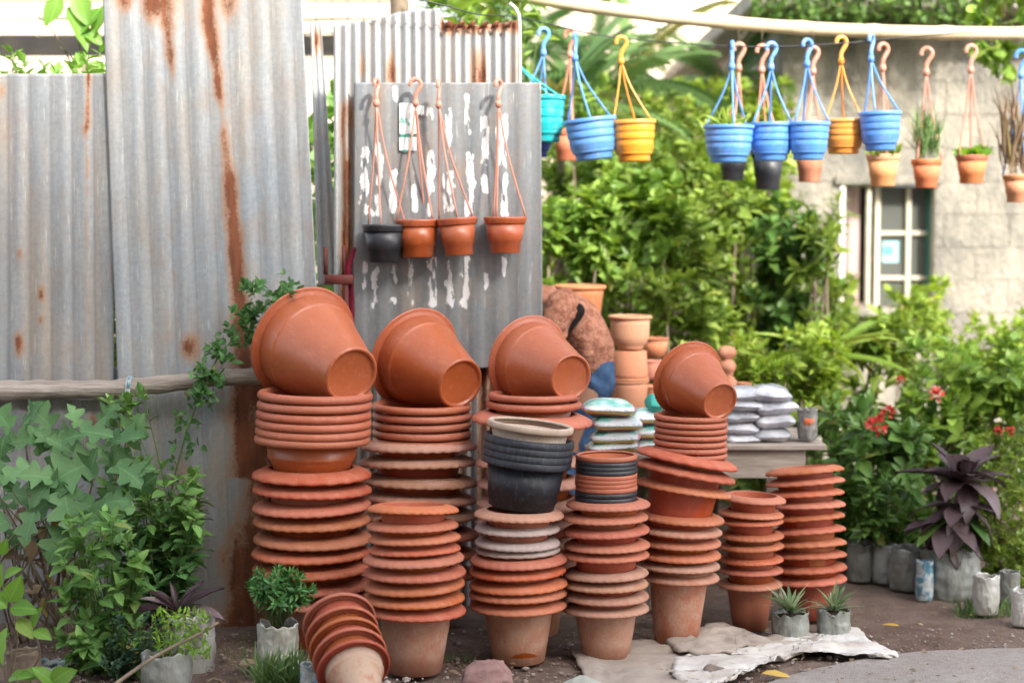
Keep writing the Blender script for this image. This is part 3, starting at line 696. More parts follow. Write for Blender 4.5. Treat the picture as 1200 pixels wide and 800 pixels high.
GRP = {'scallop': 'scalloped terracotta pots stacked for sale', 'wavy': 'scalloped terracotta pots stacked for sale', 'rolled': 'round rimmed terracotta pots stacked for sale', 'flat': 'small nested nursery pots', 'band': 'large black nursery pots'}
def stack(desc, D, levels, base_py=None, base_mat=None, pitch=None):
    """levels top to bottom: (cx, front_y, hw, tilt, kind, tone); base touches the ground"""
    n = len(levels)
    for i, (cx, fy, hw, tl, kind, tone) in enumerate(levels):
        r_ = hw/PM(D); lift = {'scallop': .02, 'wavy': .02, 'rolled': .06, 'flat': .12, 'band': .14}[kind]
        z = W(cx, fy, D-r_).z+lift*r_; x = (cx-600)/PM(D)
        bm_, rm_ = {'n': (T_BODY, T_RIM), 'p': (T_BODY, T_PALE), 'g': (T_BASE, T_GREY), 'r': (T_TUB, T_ROLL), 'k': (BLACKP, BLACKP), 'kd': (BLACKD, BLACKD), 't': (T_BODY, T_ROLL), 'tan': (T_PALE, T_CLAY2), 'b': (T_BODY, T_TUB)}[tone]
        zs = 1.0
        if i == n-1 and base_py is not None:
            zs = (z+.004)/(1.24*r_); bm_ = base_mat or T_BASE
        look = {'scallop': 'scalloped terracotta pot', 'wavy': 'broad rimmed terracotta pot', 'rolled': 'round rimmed terracotta pot', 'flat': 'small terracotta pot', 'band': 'black plastic pot'}[kind]
        if tone in ('k', 'kd'): look = 'small black pot' if kind == 'flat' else 'large black plastic pot'
        if tone == 'tan': look = 'tan pot'
        if tone == 'g': look = 'grey stained scalloped pot'
        if tone == 'p': look = 'pale dusty scalloped pot'
        where = 'bottom' if (i == n-1 and base_py) else ORD[i]
        lab = f'{look}, {where} in {desc}'
        assert len(lab.split()) <= 16, lab
        pot(kind, (x+U(-.002, .002), D+U(-.003, .003), z), r_, lab, GRP[kind], bm_, rm_, (math.radians(U(-.8, .8)+(pitch(i) if pitch else 0)), math.radians(tl+U(-.5, .5)), U(0, 6.28)), zs)
n_, p_, g_, r_t = 'n', 'p', 'g', 'r'
sc = lambda cx, hw, ys, tilt=0, tones=None, kind='scallop': [(cx+U(-1.2, 1.2), y, hw+U(-.7, .7), tilt if not isinstance(tilt, list) else tilt[i], kind, (tones[i] if tones else 'n')) for i, y in enumerate(ys)]
# A leftmost
D_A = 6.75
A_ = [(368.5, 473, 67.5, 1.5, 'rolled', 'r'), (368, 484.5, 67.5, 1.5, 'rolled', 'r'), (367, 495.5, 67.5, 1.5, 'rolled', 'r'), (366, 506, 68, 1.5, 'rolled', 'r'), (365.5, 516, 68, 1.5, 'rolled', 'r'), (365, 526, 68, 1.5, 'rolled', 'r')]
A_ += [(363, 568, 70, 0, 'wavy', 'n')]+sc(362.5, 69.5, [586, 605.5, 623, 645, 662, 680, 700, 718], [1, -1, -.5, .5, 0, -1, .5, 0])
stack('the leftmost stack, beside the rusty sheet', D_A, A_, 760)
# B behind
D_B = 7.0
B_ = [(494, y, 58.5, .5, 'rolled', 'r') for y in (485, 496, 506, 516.5, 526)]+sc(490, 69, [534, 553, 576, 596, 618, 641, 664, 688], [0, 0, 1.5, 2.5, 0, 0, 0, 0], ['p', 'p', 'p', 'p', 'p', 'n', 'n', 'n'])
stack('the rear stack below the second tipped pot', D_B, B_, 740, pitch=lambda i: -2.5 if i > 4 else 0)
# C front left
C_ = [(483.5, 607.5, 54, 1, 'scallop', 'n')]+sc(483, 54.5, [626.5, 641.5, 655], [-.5, -1.5, -1.5])+sc(484, 60, [667, 683.5, 698.5, 714.5, 729], [-1, 0, -1.5, -.5, .5])
D_C = groundY(793)+.10
stack('the front left stack, no tipped pot', D_C, C_, 793, pitch=lambda i: -5 if i == 0 else -3 if i < 4 else 0)
# E
E_ = sc(608, 52.5, [613], 1, ['p'])+sc(606.6, 50.5, [629, 645.5], [0, 0], ['g', 'g'])+[(606.5, 654, 50, -1, 'wavy', 'g')]+sc(607, 58, [667.5, 680.5, 697, 708, 721.5], [-1.5, -2, -2, -1, -.5])
D_E = groundY(780)+.10
stack('the front stack carrying large black pots', D_E, E_, 780)
# black pots on E, tilted
rk = 54/PM(D_E); zt = W(606, 601, D_E-.8*rk).z-.004
ax = Matrix.Rotation(math.radians(6.5), 4, 'Y')
for i in range(5):
    r_ = rk*(1-.004*i) if i else rk
    base = Vector(((618.5-600)/PM(D_E), D_E, zt+.21)); up = ax @ Vector((0, 0, 1))
    loc = base+up*((3-i)*8.2/PM(D_E)) if i else base+up*(4.15*8.2/PM(D_E))
    if i == 0: pot('flat', loc-up*.006, 51/PM(D_E), 'tan pot nested inside the topmost large black pot', 'large nested nursery pots', T_TANG, T_TANG, (0, math.radians(6.5), 0))
    else: pot('band', loc, r_, f'{["", "upper", "second", "third", "lowest"][i]} of the nested large black pots on a scalloped stack', 'large black nursery pots', BLACKD, BLACKD, (0, math.radians(6.5), U(0, 6)), zs=(base.z-8.2/PM(D_E)-zt)/(1.9*rk))
# F behind
F_ = [(626, 472, 54, .5, 'rolled', 'r'), (626, 482, 56, .5, 'rolled', 'r'), (624, 502, 71, 3, 'wavy', 'n')]+sc(622, 64, [552, 577, 601, 624, 647, 670], 0, ['p']*6)
D_F = 6.87
stack('the rear stack behind the black pots', D_F, F_, 745)
# G
G_ = sc(713, 49.5, [600], -.5)+sc(711.5, 51, [616, 631.5], [-1, -1.5])+sc(711, 50.5, [649, 660.5], [-1, 0])+sc(711, 51, [682.5, 695, 709.5, 725], [-1, 0, 0, -1], ['p', 'p', 'p', 'p'])
D_G = groundY(775)+.085
stack('the front stack carrying small striped pots', D_G, G_, 775, T_BASE)
# small pots on G (top first)
ys = [541.5, 547.5, 552.5, 557.5, 563, 568, 573, 578, 584, 590]
tn = ['r', 'k', 'k', 'k', 'r', 'r', 'r', 'r', 'k', 'k']
for i, (y, t_) in enumerate(zip(ys, tn)):
    r_ = 36.5/PM(D_G); z = W(711, y, D_G-r_).z+.11*r_
    b_, rm_ = (T_TUB, T_ROLL) if t_ == 'r' else (BLACKP, BLACKP)
    pot('flat', ((711.3+U(-.6, .6)-600)/PM(D_G), D_G, z), r_, f'small {"terracotta" if t_ == "r" else "black"} pot, {ORD[i]} from top of the small striped nest of pots', 'small nested nursery pots', b_, rm_, (0, math.radians(U(-.5, .5)), U(0, 6)), zs=.45)
# H leaning
H_ = [(810.6, y, 43.3, 1.5, 'rolled', 'r') for y in (495, 502.5, 510, 517.5, 525, 532.5, 540)]
H_ += [(807, 548, 60, 11, 'wavy', 'n'), (804, 563, 60, 11, 'wavy', 'n'), (802.5, 583, 57, 9, 'scallop', 'n'), (800, 616, 51, 4, 'scallop', 'n'), (798.5, 631, 50.5, 3, 'scallop', 'p'), (797, 644.5, 50, 2, 'scallop', 'n'), (797, 659.5, 50, 1.5, 'scallop', 'n'), (797, 672, 49, 2, 'scallop', 'p'), (797, 686, 48, 1.5, 'scallop', 'p')]
D_H = groundY(759)+.10
stack('the leaning stack under the rightmost tipped pot', D_H, H_, 759, pitch=lambda i: -3 if 6 < i < 10 else 0)
# I
I_ = [(885, 591, 38.5, 3, 'wavy', 'n')]+sc(883, 38.5, [609, 617.5, 634.5, 647.5, 663, 676, 693], [2, 0, 0, -1.5, -1, 0, 0])
D_I = groundY(741)+.095
stack('the short stack just left of the rightmost stack', D_I, I_, 741, T_BODY)
# J
D_J = 7.13
J_ = [(945, 560, 46, -5, 'wavy', 'n'), (946, 573, 46, -4, 'wavy', 'n'), (947, 586.5, 45.5, -3, 'wavy', 'n'), (947.5, 600, 46, -2, 'wavy', 'n'), (948, 615, 46, -4, 'wavy', 'n'), (948.5, 631, 46, -5, 'wavy', 'n'), (949, 646, 46, -3, 'wavy', 'n'), (950, 660, 46, -2, 'wavy', 'n'), (951, 675, 46, -3, 'wavy', 'n'), (951, 689, 46, -3, 'wavy', 'n')]
stack('the rightmost stack beside the wooden table', D_J, J_, 735, T_BODY, pitch=lambda i: -6 if i < 8 else -2)

# tipped tubs
def tipped(cx, cy, Yr, rpx, dirpx, ang, label, hole=True):
    c = W(cx, cy, Yr); v = (Vector((0, 0, CAMH))-c).normalized()
    right = Vector((1, 0, 0)); right = (right-v*right.dot(v)).normalized(); down = v.cross(right); 
    if down.z > 0: down = -down
    dl = math.hypot(*dirpx); a_ = math.radians(ang)
    axis = v*math.cos(a_)+(right*(dirpx[0]/dl)+down*(dirpx[1]/dl))*math.sin(a_)     # rim -> base
    r_ = rpx/PM(Yr); z = -axis; x = Vector((0, 1, 0)).cross(z).normalized(); y = z.cross(x)
    M_ = Matrix(((x.x*r_, y.x*r_, z.x*r_, c.x), (x.y*r_, y.y*r_, z.y*r_, c.y), (x.z*r_, y.z*r_, z.z*r_, c.z), (0, 0, 0, 1)))
    return pot('tub', None, r_, label, 'large tipped terracotta tubs', T_TUB, T_TUB, mtx=M_, name='tipped_pot')
tipped(356, 402, D_A+.16, 69, (50, 34), 36, 'largest smooth terracotta pot lying tipped on the leftmost stack')
tipped(486, 419, D_B+.14, 60.5, (46, 26), 38, 'second smooth tipped terracotta pot, between largest one and grey peeling sheet')
tipped(620, 424, D_F+.16, 55.5, (41, 15), 35, 'tipped terracotta pot with bright highlight in front of crouching person')
tipped(806, 443, D_H+.10, 46, (32, 23), 38, 'smallest tipped terracotta pot, above the leaning stack')
# fallen nest of pots front left
fall_axis = Vector((.27, -.84, -.47)).normalized()
c5 = W(413, 783, 5.62)
for i in range(5):
    c = c5-fall_axis*(.056*(4-i))+Vector((U(-.003, .003), 0, U(-.003, .003))); z = -(fall_axis+rv()*.02).normalized(); x = Vector((0, 1, 0)).cross(z).normalized(); y = z.cross(x); r_ = .121 if i < 4 else .119
    M_ = Matrix(((x.x*r_, y.x*r_, z.x*r_, c.x), (x.y*r_, y.y*r_, z.y*r_, c.y), (x.z*r_, y.z*r_, z.z*r_, c.z), (0, 0, 0, 1)))
    pot('rolled', None, r_, f'terracotta pot lying on its side, {["rearmost", "second from back", "middle one", "second from front", "frontmost with dusty base"][i]} of the fallen nest', 'fallen nested pots', T_BASE if i == 4 else T_BODY, T_BODY, mtx=M_, name='fallen_pot')

# ------------------------------------------------------------------ clay pots behind on a shelf level
DK = 8.1
zK = W(738, 476, DK).z
def lpot(name, label, prof, cx, py, Y, mat, scale_px, cat='clay pot', group='fired clay pots behind the person', flip=False, rimprof=None, rot=(0, 0, 0)):
    s_ = scale_px/PM(Y); t = thing(name, label, cat, W(cx, py, Y), rot, group); t.scale = (s_, s_, s_)
    if flip: t.rotation_euler = (math.pi, 0, 0)
    B().lathe(prof, 48, close=False).obj('pot_body', mat, t)
    if rimprof: B().lathe(rimprof, 48).obj('rim', mat, t)
    return t
bowl = [(0, 0), (.60, 0), (.64, .02), (.65, .12), (.70, .18), (.85, .34), (.93, .6), (.945, 1.2), (.95, 1.42), (.90, 1.42), (.88, .6), (.6, .1), (0, .08)]
bowlr = [(.93, 1.42), (1.0, 1.43), (1.05, 1.47), (1.06, 1.55), (1.02, 1.60), (.94, 1.61), (.88, 1.58), (.88, 1.42)]
lpot('clay_bowl', 'light clay bowl with rolled rim, topmost of the clay pot column', bowl, 738, 408.5, DK, T_CLAY2, 24.5, rimprof=bowlr)
cyl = [(0, 0), (.84, 0), (.88, .03), (.95, 1.2), (.98, 1.5), (.93, 1.5), (.9, 1.2), (.82, .08), (0, .06)]
cylr = [(.95, 1.42), (1.0, 1.42), (1.03, 1.47), (1.02, 1.55), (.97, 1.56), (.93, 1.5)]
lpot('clay_pot', 'clay pot standing upside down in the middle of the clay pot column', cyl, 738, 410.5, DK, T_CLAY, 22.5, flip=True, rimprof=cylr)
t = lpot('clay_pot', 'upright clay pot at the foot of the clay pot column', cyl, 737.5, 480, DK, T_CLAY, 22.5, rimprof=cylr)
lpot('clay_pot', 'large clay pot behind the shoulder of the crouching person', [(0, 0), (.7, 0), (.74, .03), (.92, 1.5), (.95, 1.72), (.9, 1.72), (.7, .1), (0, .1)], 679, 390, 8.5, T_CLAY, 30, rimprof=[(.93, 1.70), (1.0, 1.71), (1.04, 1.77), (1.03, 1.86), (.97, 1.88), (.9, 1.8)])
lpot('clay_pot', 'plain clay pot half hidden behind the blue jeans', cyl, 703, 474, 8.2, T_CLAY2, 15)
lpot('clay_pot', 'orange clay pot behind the clay pot column and smallest tipped pot', [(0, 0), (.8, 0), (.98, 1.4), (.94, 1.4), (.76, .1), (0, .1)], 768, 418, 8.6, T_CLAY, 15, rimprof=[(.96, 1.36), (1.06, 1.36), (1.08, 1.5), (.98, 1.52), (.93, 1.45)])
lpot('clay_pot', 'greenish brown clay jar beside the clay pot column', [(0, 0), (.8, 0), (.95, .4), (.95, 1.5), (.8, 1.7), (.95, 1.85), (.9, 1.95), (.7, 1.7), (.7, .2), (0, .1)], 764, 445, 8.3, T_CLAY, 12)
lpot('clay_pot', 'clay pot squeezed in low behind the clay jar', cyl, 768, 478, 8.2, T_CLAY, 17, rimprof=cylr)
# shelf carrying these: low brick-like platform
pl = B(); p0 = W(640, 480, DK); p1 = W(790, 480, DK); ztop = p0.z-.01
tb_ = thing('display_shelf', 'low wooden shelf carrying the fired clay pots behind the stacks', 'shelf')
for k in range(4):
    b_ = B(); b_.box(p0.x-.1, p1.x+.25, 7.86+k*.16, 8.01+k*.16, ztop-.03, ztop, c=.003); b_.obj('plank', WOOD, tb_, False)
for x_ in (p0.x, p1.x+.1):
    for y_ in (7.9, 8.45): b_ = B(); b_.box(x_-.03, x_+.03, y_-.03, y_+.03, 0, ztop-.03); b_.obj('leg', WOOD, tb_, False)
b_ = B(); b_.box(W(655, 400, 8.5).x-.1, W(712, 400, 8.6).x, 8.38, 8.72, ztop+.0, W(679, 390, 8.5).z-.002); o = b_.obj('wooden_crate', WOOD, None, False); tag(o, 'wooden crate lifting the large clay pot behind the person', 'crate')
# terracotta figurine
fg = B(); cf = W(851, 458, 8.1)
prof = [(0, 0), (.058, 0), (.06, .02), (.045, .05), (.03, .07), (.034, .085), (.044, .10), (.045, .115), (.034, .135), (.022, .142), (.03, .15), (.042, .165), (.043, .18), (.032, .20), (0, .207)]
fg.lathe(prof, 24, lambda r_, z, a: (r_*(1+.07*math.cos(3*a+z*40)), z), close=False)
o = fg.obj('clay_figurine', T_CLAY); o.location = cf; tag(o, 'lumpy terracotta figurine beside the smallest tipped pot', 'figurine')
lpot('clay_pot', 'small clay saucer pot behind the grey plastic bags', cyl, 872, 462, 8.0, T_CLAY, 9, rimprof=cylr)

# ------------------------------------------------------------------ table with plastic bags
tt = thing('wooden_table', 'rough grey wooden table with stacked grey plastic bags on top', 'table')
YT = 7.75
a, b2 = W(846, 527, YT-.25), W(969, 517, YT-.25); ztb = W(900, 521, YT-.25).z
for k in range(4):
    b_ = B(); b_.box(W(840, 520, YT).x-.25, b2.x+.012*math.sin(k*3), YT-.26+k*.15, YT-.115+k*.15, ztb-.022, ztb+.003*(k % 2), c=.003); b_.obj('plank', WOOD, tt, False)
b_ = B(); ap = W(945, 520, YT-.25).x; b_.box(W(840, 520, YT).x-.2, ap, YT-.235, YT-.21, ztb-.145, ztb-.026, c=.003); b_.obj('apron_board', WOOD, tt, False)
b_ = B(); b_.box(ap-.028, ap-.003, YT-.209, YT+.3, ztb-.14, ztb-.026, c=.003); b_.obj('apron_board', WOOD, tt, False)
for x_ in (ap-.07, W(840, 520, YT).x-.1):
    for y_ in (YT-.17, YT+.25): b_ = B(); b_.box(x_-.03, x_+.03, y_-.03, y_+.03, -.02, ztb-.026); b_.obj('leg', WOOD, tt, False)

def pillow(name, label, cat, c, lx, ly, lz, mat, rotz=0, roll=0, seed=0, group=None, cr=.05):
    nu, nv_ = 28, 16; vs2 = []; fs2 = []
    for j in range(nv_+1):
        ph = math.pi*(j/nv_-.5)
        for i in range(nu):
            th = 2*math.pi*i/nu
            e = lambda v_, p: math.copysign(abs(v_)**p, v_)
            x = e(math.cos(th), .45)*e(math.cos(ph), .7); y = e(math.sin(th), .45)*e(math.cos(ph), .7); z = e(math.sin(ph), .9)
            edge = max(abs(x), abs(y)); z *= (1-edge**4*.8)
            q = mnoise.noise_vector(Vector((x*2.2+seed*7.1, y*2.2, z*1.5)))*cr+mnoise.noise_vector(Vector((x*6+seed*3.3, y*6, z*4)))*cr*.5
            vs2.append(((x+q.x)*lx/2, (y+q.y)*ly/2, (z+q.z*1.6)*lz/2))
    for j in range(nv_):
        for i in range(nu): fs2.append((j*nu+i, j*nu+(i+1) % nu, (j+1)*nu+(i+1) % nu, (j+1)*nu+i))
    o = mk(name, vs2, fs2, mat); o.location = c; o.rotation_euler = (0, roll, rotz); return tag(o, label, cat, group)
# grey bags: two columns
k = 0
def bagrow(cx, ys, wpx, hpx, txt):
    global k
    for i, y in enumerate(ys):
        k += 1; s_ = PM(YT-.1)
        pillow('plastic_bag', f'{txt}, {["lowest", "second from the table", "third from the table", "fourth from the table", "topmost"][i]}', 'bag', W(cx+U(-3, 3), y, YT-.08), wpx/s_*U(.92, 1.08), .26, hpx/s_*1.35, SILV, U(-.15, .15), math.radians(U(-4, 4)), k, 'grey plastic bags piled on the table', .09)
bagrow(868, [512, 499.5, 486, 472.5, 461], 44, 14, 'silvery grey plastic bag in the left pile on the table')
bagrow(903, [507.5, 491, 475.5, 461], 52, 16, 'silvery grey plastic bag in the right pile on the table')
# prints on bags handled as small print patches
REDP = gen('red_print', (.6, .1, .06), (.5, .2, .05), 14, .6, .2, bump=0)
# clear bag of gravel
def growbag(name, label, px, py_b, py_t, hw, Y, mat, group=None, soil=True, cat='grow bag', lean=0, seed=0, root=None, crumple=.06, taper=.97):
    s_ = PM(Y); base = W(px, py_b, Y); r_ = hw/s_; h = (py_b-py_t)/s_
    t = root or thing(name, label, cat, base, (0, lean, U(0, 6)), group)
    n = 56; m_ = 22; vs2 = []; fs2 = []
    for j in range(m_+1):
        z = h*j/m_
        for i in range(n):
            a = 2*math.pi*i/n
            q = mnoise.noise(Vector((math.cos(a)*2+seed*5, math.sin(a)*2, z/r_*1.3)))*.07+mnoise.noise(Vector((math.cos(a)*5+seed*5, math.sin(a)*5, z/r_*4)))*crumple*.7+abs(mnoise.noise(Vector((math.cos(a)*8+seed*3, math.sin(a)*8, z/r_*1.2+a))))*-.13
            rr = r_*(taper+(1-taper)*j/m_*2+q+(-.07 if j == 0 else 0)+.06*math.sin(3.1*min(1, j/m_*1.3))+(.05*math.sin(a*7+seed) if j == m_ else 0))
            zz = z+(r_*(.22*mnoise.noise(Vector((math.cos(a)*1.6, math.sin(a)*1.6, seed*2+.3)))+.05*math.sin(a*9)+.12*mnoise.noise(Vector((a*3, seed, 0)))) if j >= m_-1 else 0)
            vs2.append((rr*math.cos(a), rr*math.sin(a), zz))
    for j in range(m_):
        for i in range(n): fs2.append((j*n+i, j*n+(i+1) % n, (j+1)*n+(i+1) % n, (j+1)*n+i))
    fs2.append(tuple(range(n-1, -1, -1)))
    o = mk('bag_film', vs2, fs2, mat, t); o.modifiers.new('t', 'SOLIDIFY').thickness = .003
    if soil:
        sb = B(); sb.lathe([(0, h*.9), (r_*.5, h*.89), (r_*.93, h*.85)], 20, close=False); sb.obj('soil', SOIL, t)
    return t
t = growbag('gravel_bag', 'clear plastic bag of grey gravel with red print at the table corner', 946, 514, 478, 11.5, YT-.15, gen('clear_bag_gravel', (.3, .3, .28), (.13, .13, .12), 45, .3, .5, bump=.6, bscale=120), seed=3, cat='bag')
b_ = B(); b_.lathe([(1.02, 0), (1.02, 1)], 20, close=False, M=None)
pp = B(); r_ = 12.2/PM(YT-.15)
vsx = [(r_*math.sin(a), -r_*math.cos(a), z) for z in (.062, .092) for a in [(-.5+.2*i) for i in range(6)]]
o = mk('print_patch', vsx, [(i, i+1, i+7, i+6) for i in range(5)], REDP, t); t.rotation_euler = (0, 0, 0); o.modifiers.new('t', 'SOLIDIFY').thickness = .001

# fertiliser bags with coloured print
m = N('fertiliser_bag_print'); tc = m.n('ShaderNodeTexCoord'); sx = m.n('ShaderNodeSeparateXYZ'); m.l(tc.outputs['Generated'], sx.inputs[0]); v = m.coords((1, 1, 1))
z_ = sx.outputs[2]; nz = m.math('ADD', z_, m.math('MULTIPLY', m.math('SUBTRACT', m.noise(v, 14, 3), .5), .12))
c = m.mix(m.ramp(nz, .62, .74), (.74, .77, .80), (.16, .52, .44)); c = m.mix(m.ramp(m.noise(m.coords((.5, 1, 1)), 16, 4, .6), .46, .56, 0, .8), c, (.74, .80, .82))
c = m.mix(m.ramp(nz, .46, .42), c, (.75, .66, .10)); c = m.mix(m.ramp(nz, .33, .30), c, (.40, .06, .10)); c = m.mix(m.ramp(nz, .24, .20), c, (.02, .12, .08))
xs = m.math('ABSOLUTE', m.math('SUBTRACT', sx.outputs[0], .5)); c = m.mix(m.math('MULTIPLY', m.ramp(xs, .43, .46), .8), c, (.55, .06, .16))
wv = m.noise(m.coords((1, 1, 5)), 75, 2); txt_ = m.math('MULTIPLY', m.ramp(wv, .56, .60), m.math('MULTIPLY', m.ramp(nz, .44, .47), m.ramp(nz, .6, .57)))
c = m.mix(m.math('MULTIPLY', txt_, .6), c, (.05, .12, .3)); m.col(c); m.rough(.3, .5); m.bump(m.noise(v, 35), .4, .006); FERT = m.m
YB = 7.05
for i, (cx, cy, wp) in enumerate([(718, 522, 62), (721, 511.5, 60), (722, 495.5, 62), (713, 478, 66)]):
    pillow('fertiliser_bag', f'white and green printed fertiliser bag, {["lowest", "second from below", "third from below", "topmost"][i]} of the taller pile', 'bag', W(cx, cy, YB), wp/PM(YB), .2, 17/PM(YB)*1.35, FERT, U(-.1, .1), math.radians([-4, -1, 0, 2][i]), 20+i, 'printed fertiliser bags in two piles', .03)
for i, (cx, cy, wp) in enumerate([(760, 521, 40), (759, 505, 38), (757, 488, 40), (766, 473, 18)]):
    pillow('fertiliser_bag', f'green and white fertiliser bag, {["lowest", "second from below", "third from below", "small green one topmost"][i]} of the shorter pile', 'bag', W(cx, cy, YB+.12), wp/PM(YB), .2, 17/PM(YB)*1.3, FERT if i < 3 else GREENP, U(-.1, .1), math.radians(U(-5, 5)), 30+i, 'printed fertiliser bags in two piles', .04)
# pedestal under the bags
zpd = W(718, 530, YB).z
pd = thing('wooden_stool', 'low dark wooden bench carrying the fertiliser bags behind the pot stacks', 'bench')
b_ = B(); b_.box(W(688, 500, YB).x, W(778, 500, YB).x, 6.98, 7.3, zpd-.03, zpd, c=.003); b_.obj('seat', WOOD, pd, False)
for x_ in (W(694, 500, YB).x, W(772, 500, YB).x):
    for y_ in (7.01, 7.27): b_ = B(); b_.box(x_-.02, x_+.02, y_-.02, y_+.02, 0, zpd-.03); b_.obj('leg', WOOD, pd, False)

# ------------------------------------------------------------------ hanging pots
def hpot(label, px, pt, pb, hw, Y, mat, hook, hmat, kind='ribbed', name='hanging_pot', group='hanging pots on the line', tilt=0, rotz=None, bodymat=None, straps=3, leaf=None, wire=None):
    s_ = PM(Y); top = W(px, pt, Y); h = (pb-pt)/s_; r_ = hw/s_; hk = W(hook[0], hook[1], Y)
    t = thing(name, label, 'hanging pot', hk, (0, 0, 0), group)
    Mr = Matrix.Translation(top-hk) @ Matrix.Rotation(math.radians(tilt), 4, 'Y')
    if kind == 'ribbed':
        body = [(0, -1), (.66, -1), (.70, -.97), (.70, -.86), (.72, -.84)]
        for i_ in range(4):
            z0 = -.82+i_*.18; rr = [.80, .87, .91, .935][i_]
            body += [(rr-.015, z0), (rr, z0+.03), (rr+.004, z0+.14), (rr-.012, z0+.168)]
        body += [(.93, -.09), (.90, -.09), (.86, -.7), (.64, -.92), (0, -.92)]
        rim = [(.92, -.1), (.985, -.1), (1.0, -.08), (1.0, -.01), (.985, .0), (.93, 0), (.915, -.02)]
    else:
        body = [(0, -1), (.66, -1), (.69, -.98), (.72, -.72), (.76, -.70), (.90, -.18), (.86, -.18), (.66, -.92), (0, -.92)]
        rim = [(.87, -.19), (.94, -.19), (.96, -.17), (.985, -.08), (1.0, -.05), (1.0, 0), (.93, .0), (.88, -.04)]
    def sc_(p): return [(q[0]*r_, q[1]*h) for q in p]
    B().lathe(sc_(body), 40, close=False, M=Mr).obj('pot_body', bodymat or mat, t); B().lathe(sc_(rim), 40, M=Mr).obj('rim', mat, t)
    # hook: ring + stem
    ph = U(-.6, .6) if rotz is None else rotz; hx = Vector((math.cos(ph), math.sin(ph), 0)); rk_ = 6.2/s_
    hk_pts = [Vector((0, 0, 0))+hx*rk_*math.cos(a)+Vector((0, 0, rk_*math.sin(a))) for a in [math.radians(d) for d in range(200, -60, -26)]]
    hk_pts = [p for p in hk_pts]+[Vector((0, 0, -rk_*2.0)), Vector((0, 0, -rk_*3.9))]
    B().tube(bez(hk_pts, 3), 2.5/s_, 7).obj('hook', hmat, t)
    kn = Vector((0, 0, -rk_*3.6)); B().tube([kn+Vector((0, 0, rk_*.8)), kn, kn-Vector((0, 0, rk_*.6))], [2.8/s_, 4.0/s_, 2.4/s_], 8).obj('knot', hmat, t)
    a0 = U(0, 6.28) if rotz is None else rotz+1.2
    for i in range(straps):
        a = a0+i*2*math.pi/straps; e = Mr @ Vector((.95*r_*math.cos(a), .95*r_*math.sin(a), -.02*h))
        mid = kn.lerp(e, .45)+Vector(((e.x-kn.x)*-.10, (e.y-kn.y)*-.10, 0))
        B().tube(bez([kn, mid, e], 6), 1.2/s_, 5).obj('strap', hmat, t)
    if wire is not None:
        B().tube([Vector((0, 0, rk_*.9)), W(hook[0]+wire[0], wire[1], Y)-hk], .0016, 4).obj('hanging_wire', STEM_B, t)
    return t
YS_ = SY-.10
G1 = 'pots hanging on the grey peeling sheet'
hpot('black plastic pot, leftmost of the four hanging on the grey peeling sheet', 451, 263, 307, 27, YS_, BLACKP, (441, 99), PINKP, 'plain', group=G1, rotz=1.3)
hpot('terracotta pot behind the poster, second of four on the grey peeling sheet', 490, 257, 301, 27, YS_+.01, T_TUB, (487, 99), PINKP, 'plain', group=G1, rotz=.1)
hpot('terracotta pot slightly tilted, third of four on the grey peeling sheet', 535, 255, 299, 24, YS_-.03, T_TUB, (514, 101), PINKP, 'plain', group=G1, rotz=1.5, tilt=-4)
hpot('terracotta pot hanging alone at the right on the grey peeling sheet', 592, 254, 296, 25.5, YS_, T_TUB, (584, 100), PINKP, 'plain', group=G1, rotz=1.0)
YH = 7.9; G2 = 'bright plastic pots hanging on the wire'
hpot('teal plastic pot hanging half behind the grey peeling sheet edge', 640, 112, 166, 23, YH+.1, TEAL, (599, 42), TEAL, group=G2, rotz=0, tilt=0)
hpot('dark blue pot peeping out below the teal pot', 620, 140, 184, 30, YH+.2, NAVY, (637, 40), BLUE, group=G2, rotz=.2)
hpot('blue plastic pot hanging tilted beside the left orange pot', 691, 139, 187, 31, YH, BLUE, (674, 46), BLUE, group=G2, rotz=1.4, tilt=-7)
hpot('orange plastic pot hanging beside the tilted blue pot', 742, 141, 189, 26.5, YH, ORNG, (728, 50), ORNG, group=G2, rotz=.2, tilt=-2)
hpot('largest blue plastic pot, with leafy sprout, over a black pot', 854, 147, 190, 30, YH, BLUE, (858, 56), BLUE, group=G2, rotz=1.5)
hpot('blue plastic pot second in the row of three blue pots', 904, 144, 188, 27, YH+.05, BLUE, (904, 57), BLUE, group=G2, rotz=.3)
hpot('blue plastic pot just left of the yellow orange pot', 948, 143, 187, 25, YH, BLUE, (946, 53), BLUE, group=G2, rotz=.5)
hpot('yellow orange plastic pot between two blue pots', 989, 140, 180, 25.5, YH+.1, ORNG, (986, 50), ORNG, group=G2, rotz=.2)
hpot('rightmost blue plastic pot, hanging beside the yellow orange pot', 1031, 131, 176, 25, YH, BLUE, (1021, 47), BLUE, group=G2, rotz=1.0, tilt=-2)
YP = 8.55; G3 = 'clay and black pots hanging from the bamboo pole'
wz = 20
far = []
far.append(hpot('small terracotta pot hanging behind the tilted blue pot', 664, 152, 188, 16, YP, T_CLAY, (668, 42), PINKP, 'plain', group=G3, wire=(0, 4)))
far.append(hpot('black pot hanging below the largest blue pot', 859, 174, 211, 18, YP, BLACKP, (866, 58), PINKP, 'plain', group=G3, wire=(0, 28)))
far.append(hpot('black pot hanging below the second blue pot in the row', 900, 176, 222, 20, YP, BLACKP, (893, 60), PINKP, 'plain', group=G3, wire=(0, 30)))
far.append(hpot('dark red clay pot hanging below the third blue pot', 949, 170, 213, 18, YP, T_CLAY, (953, 62), PINKP, 'plain', group=G3, wire=(0, 32)))
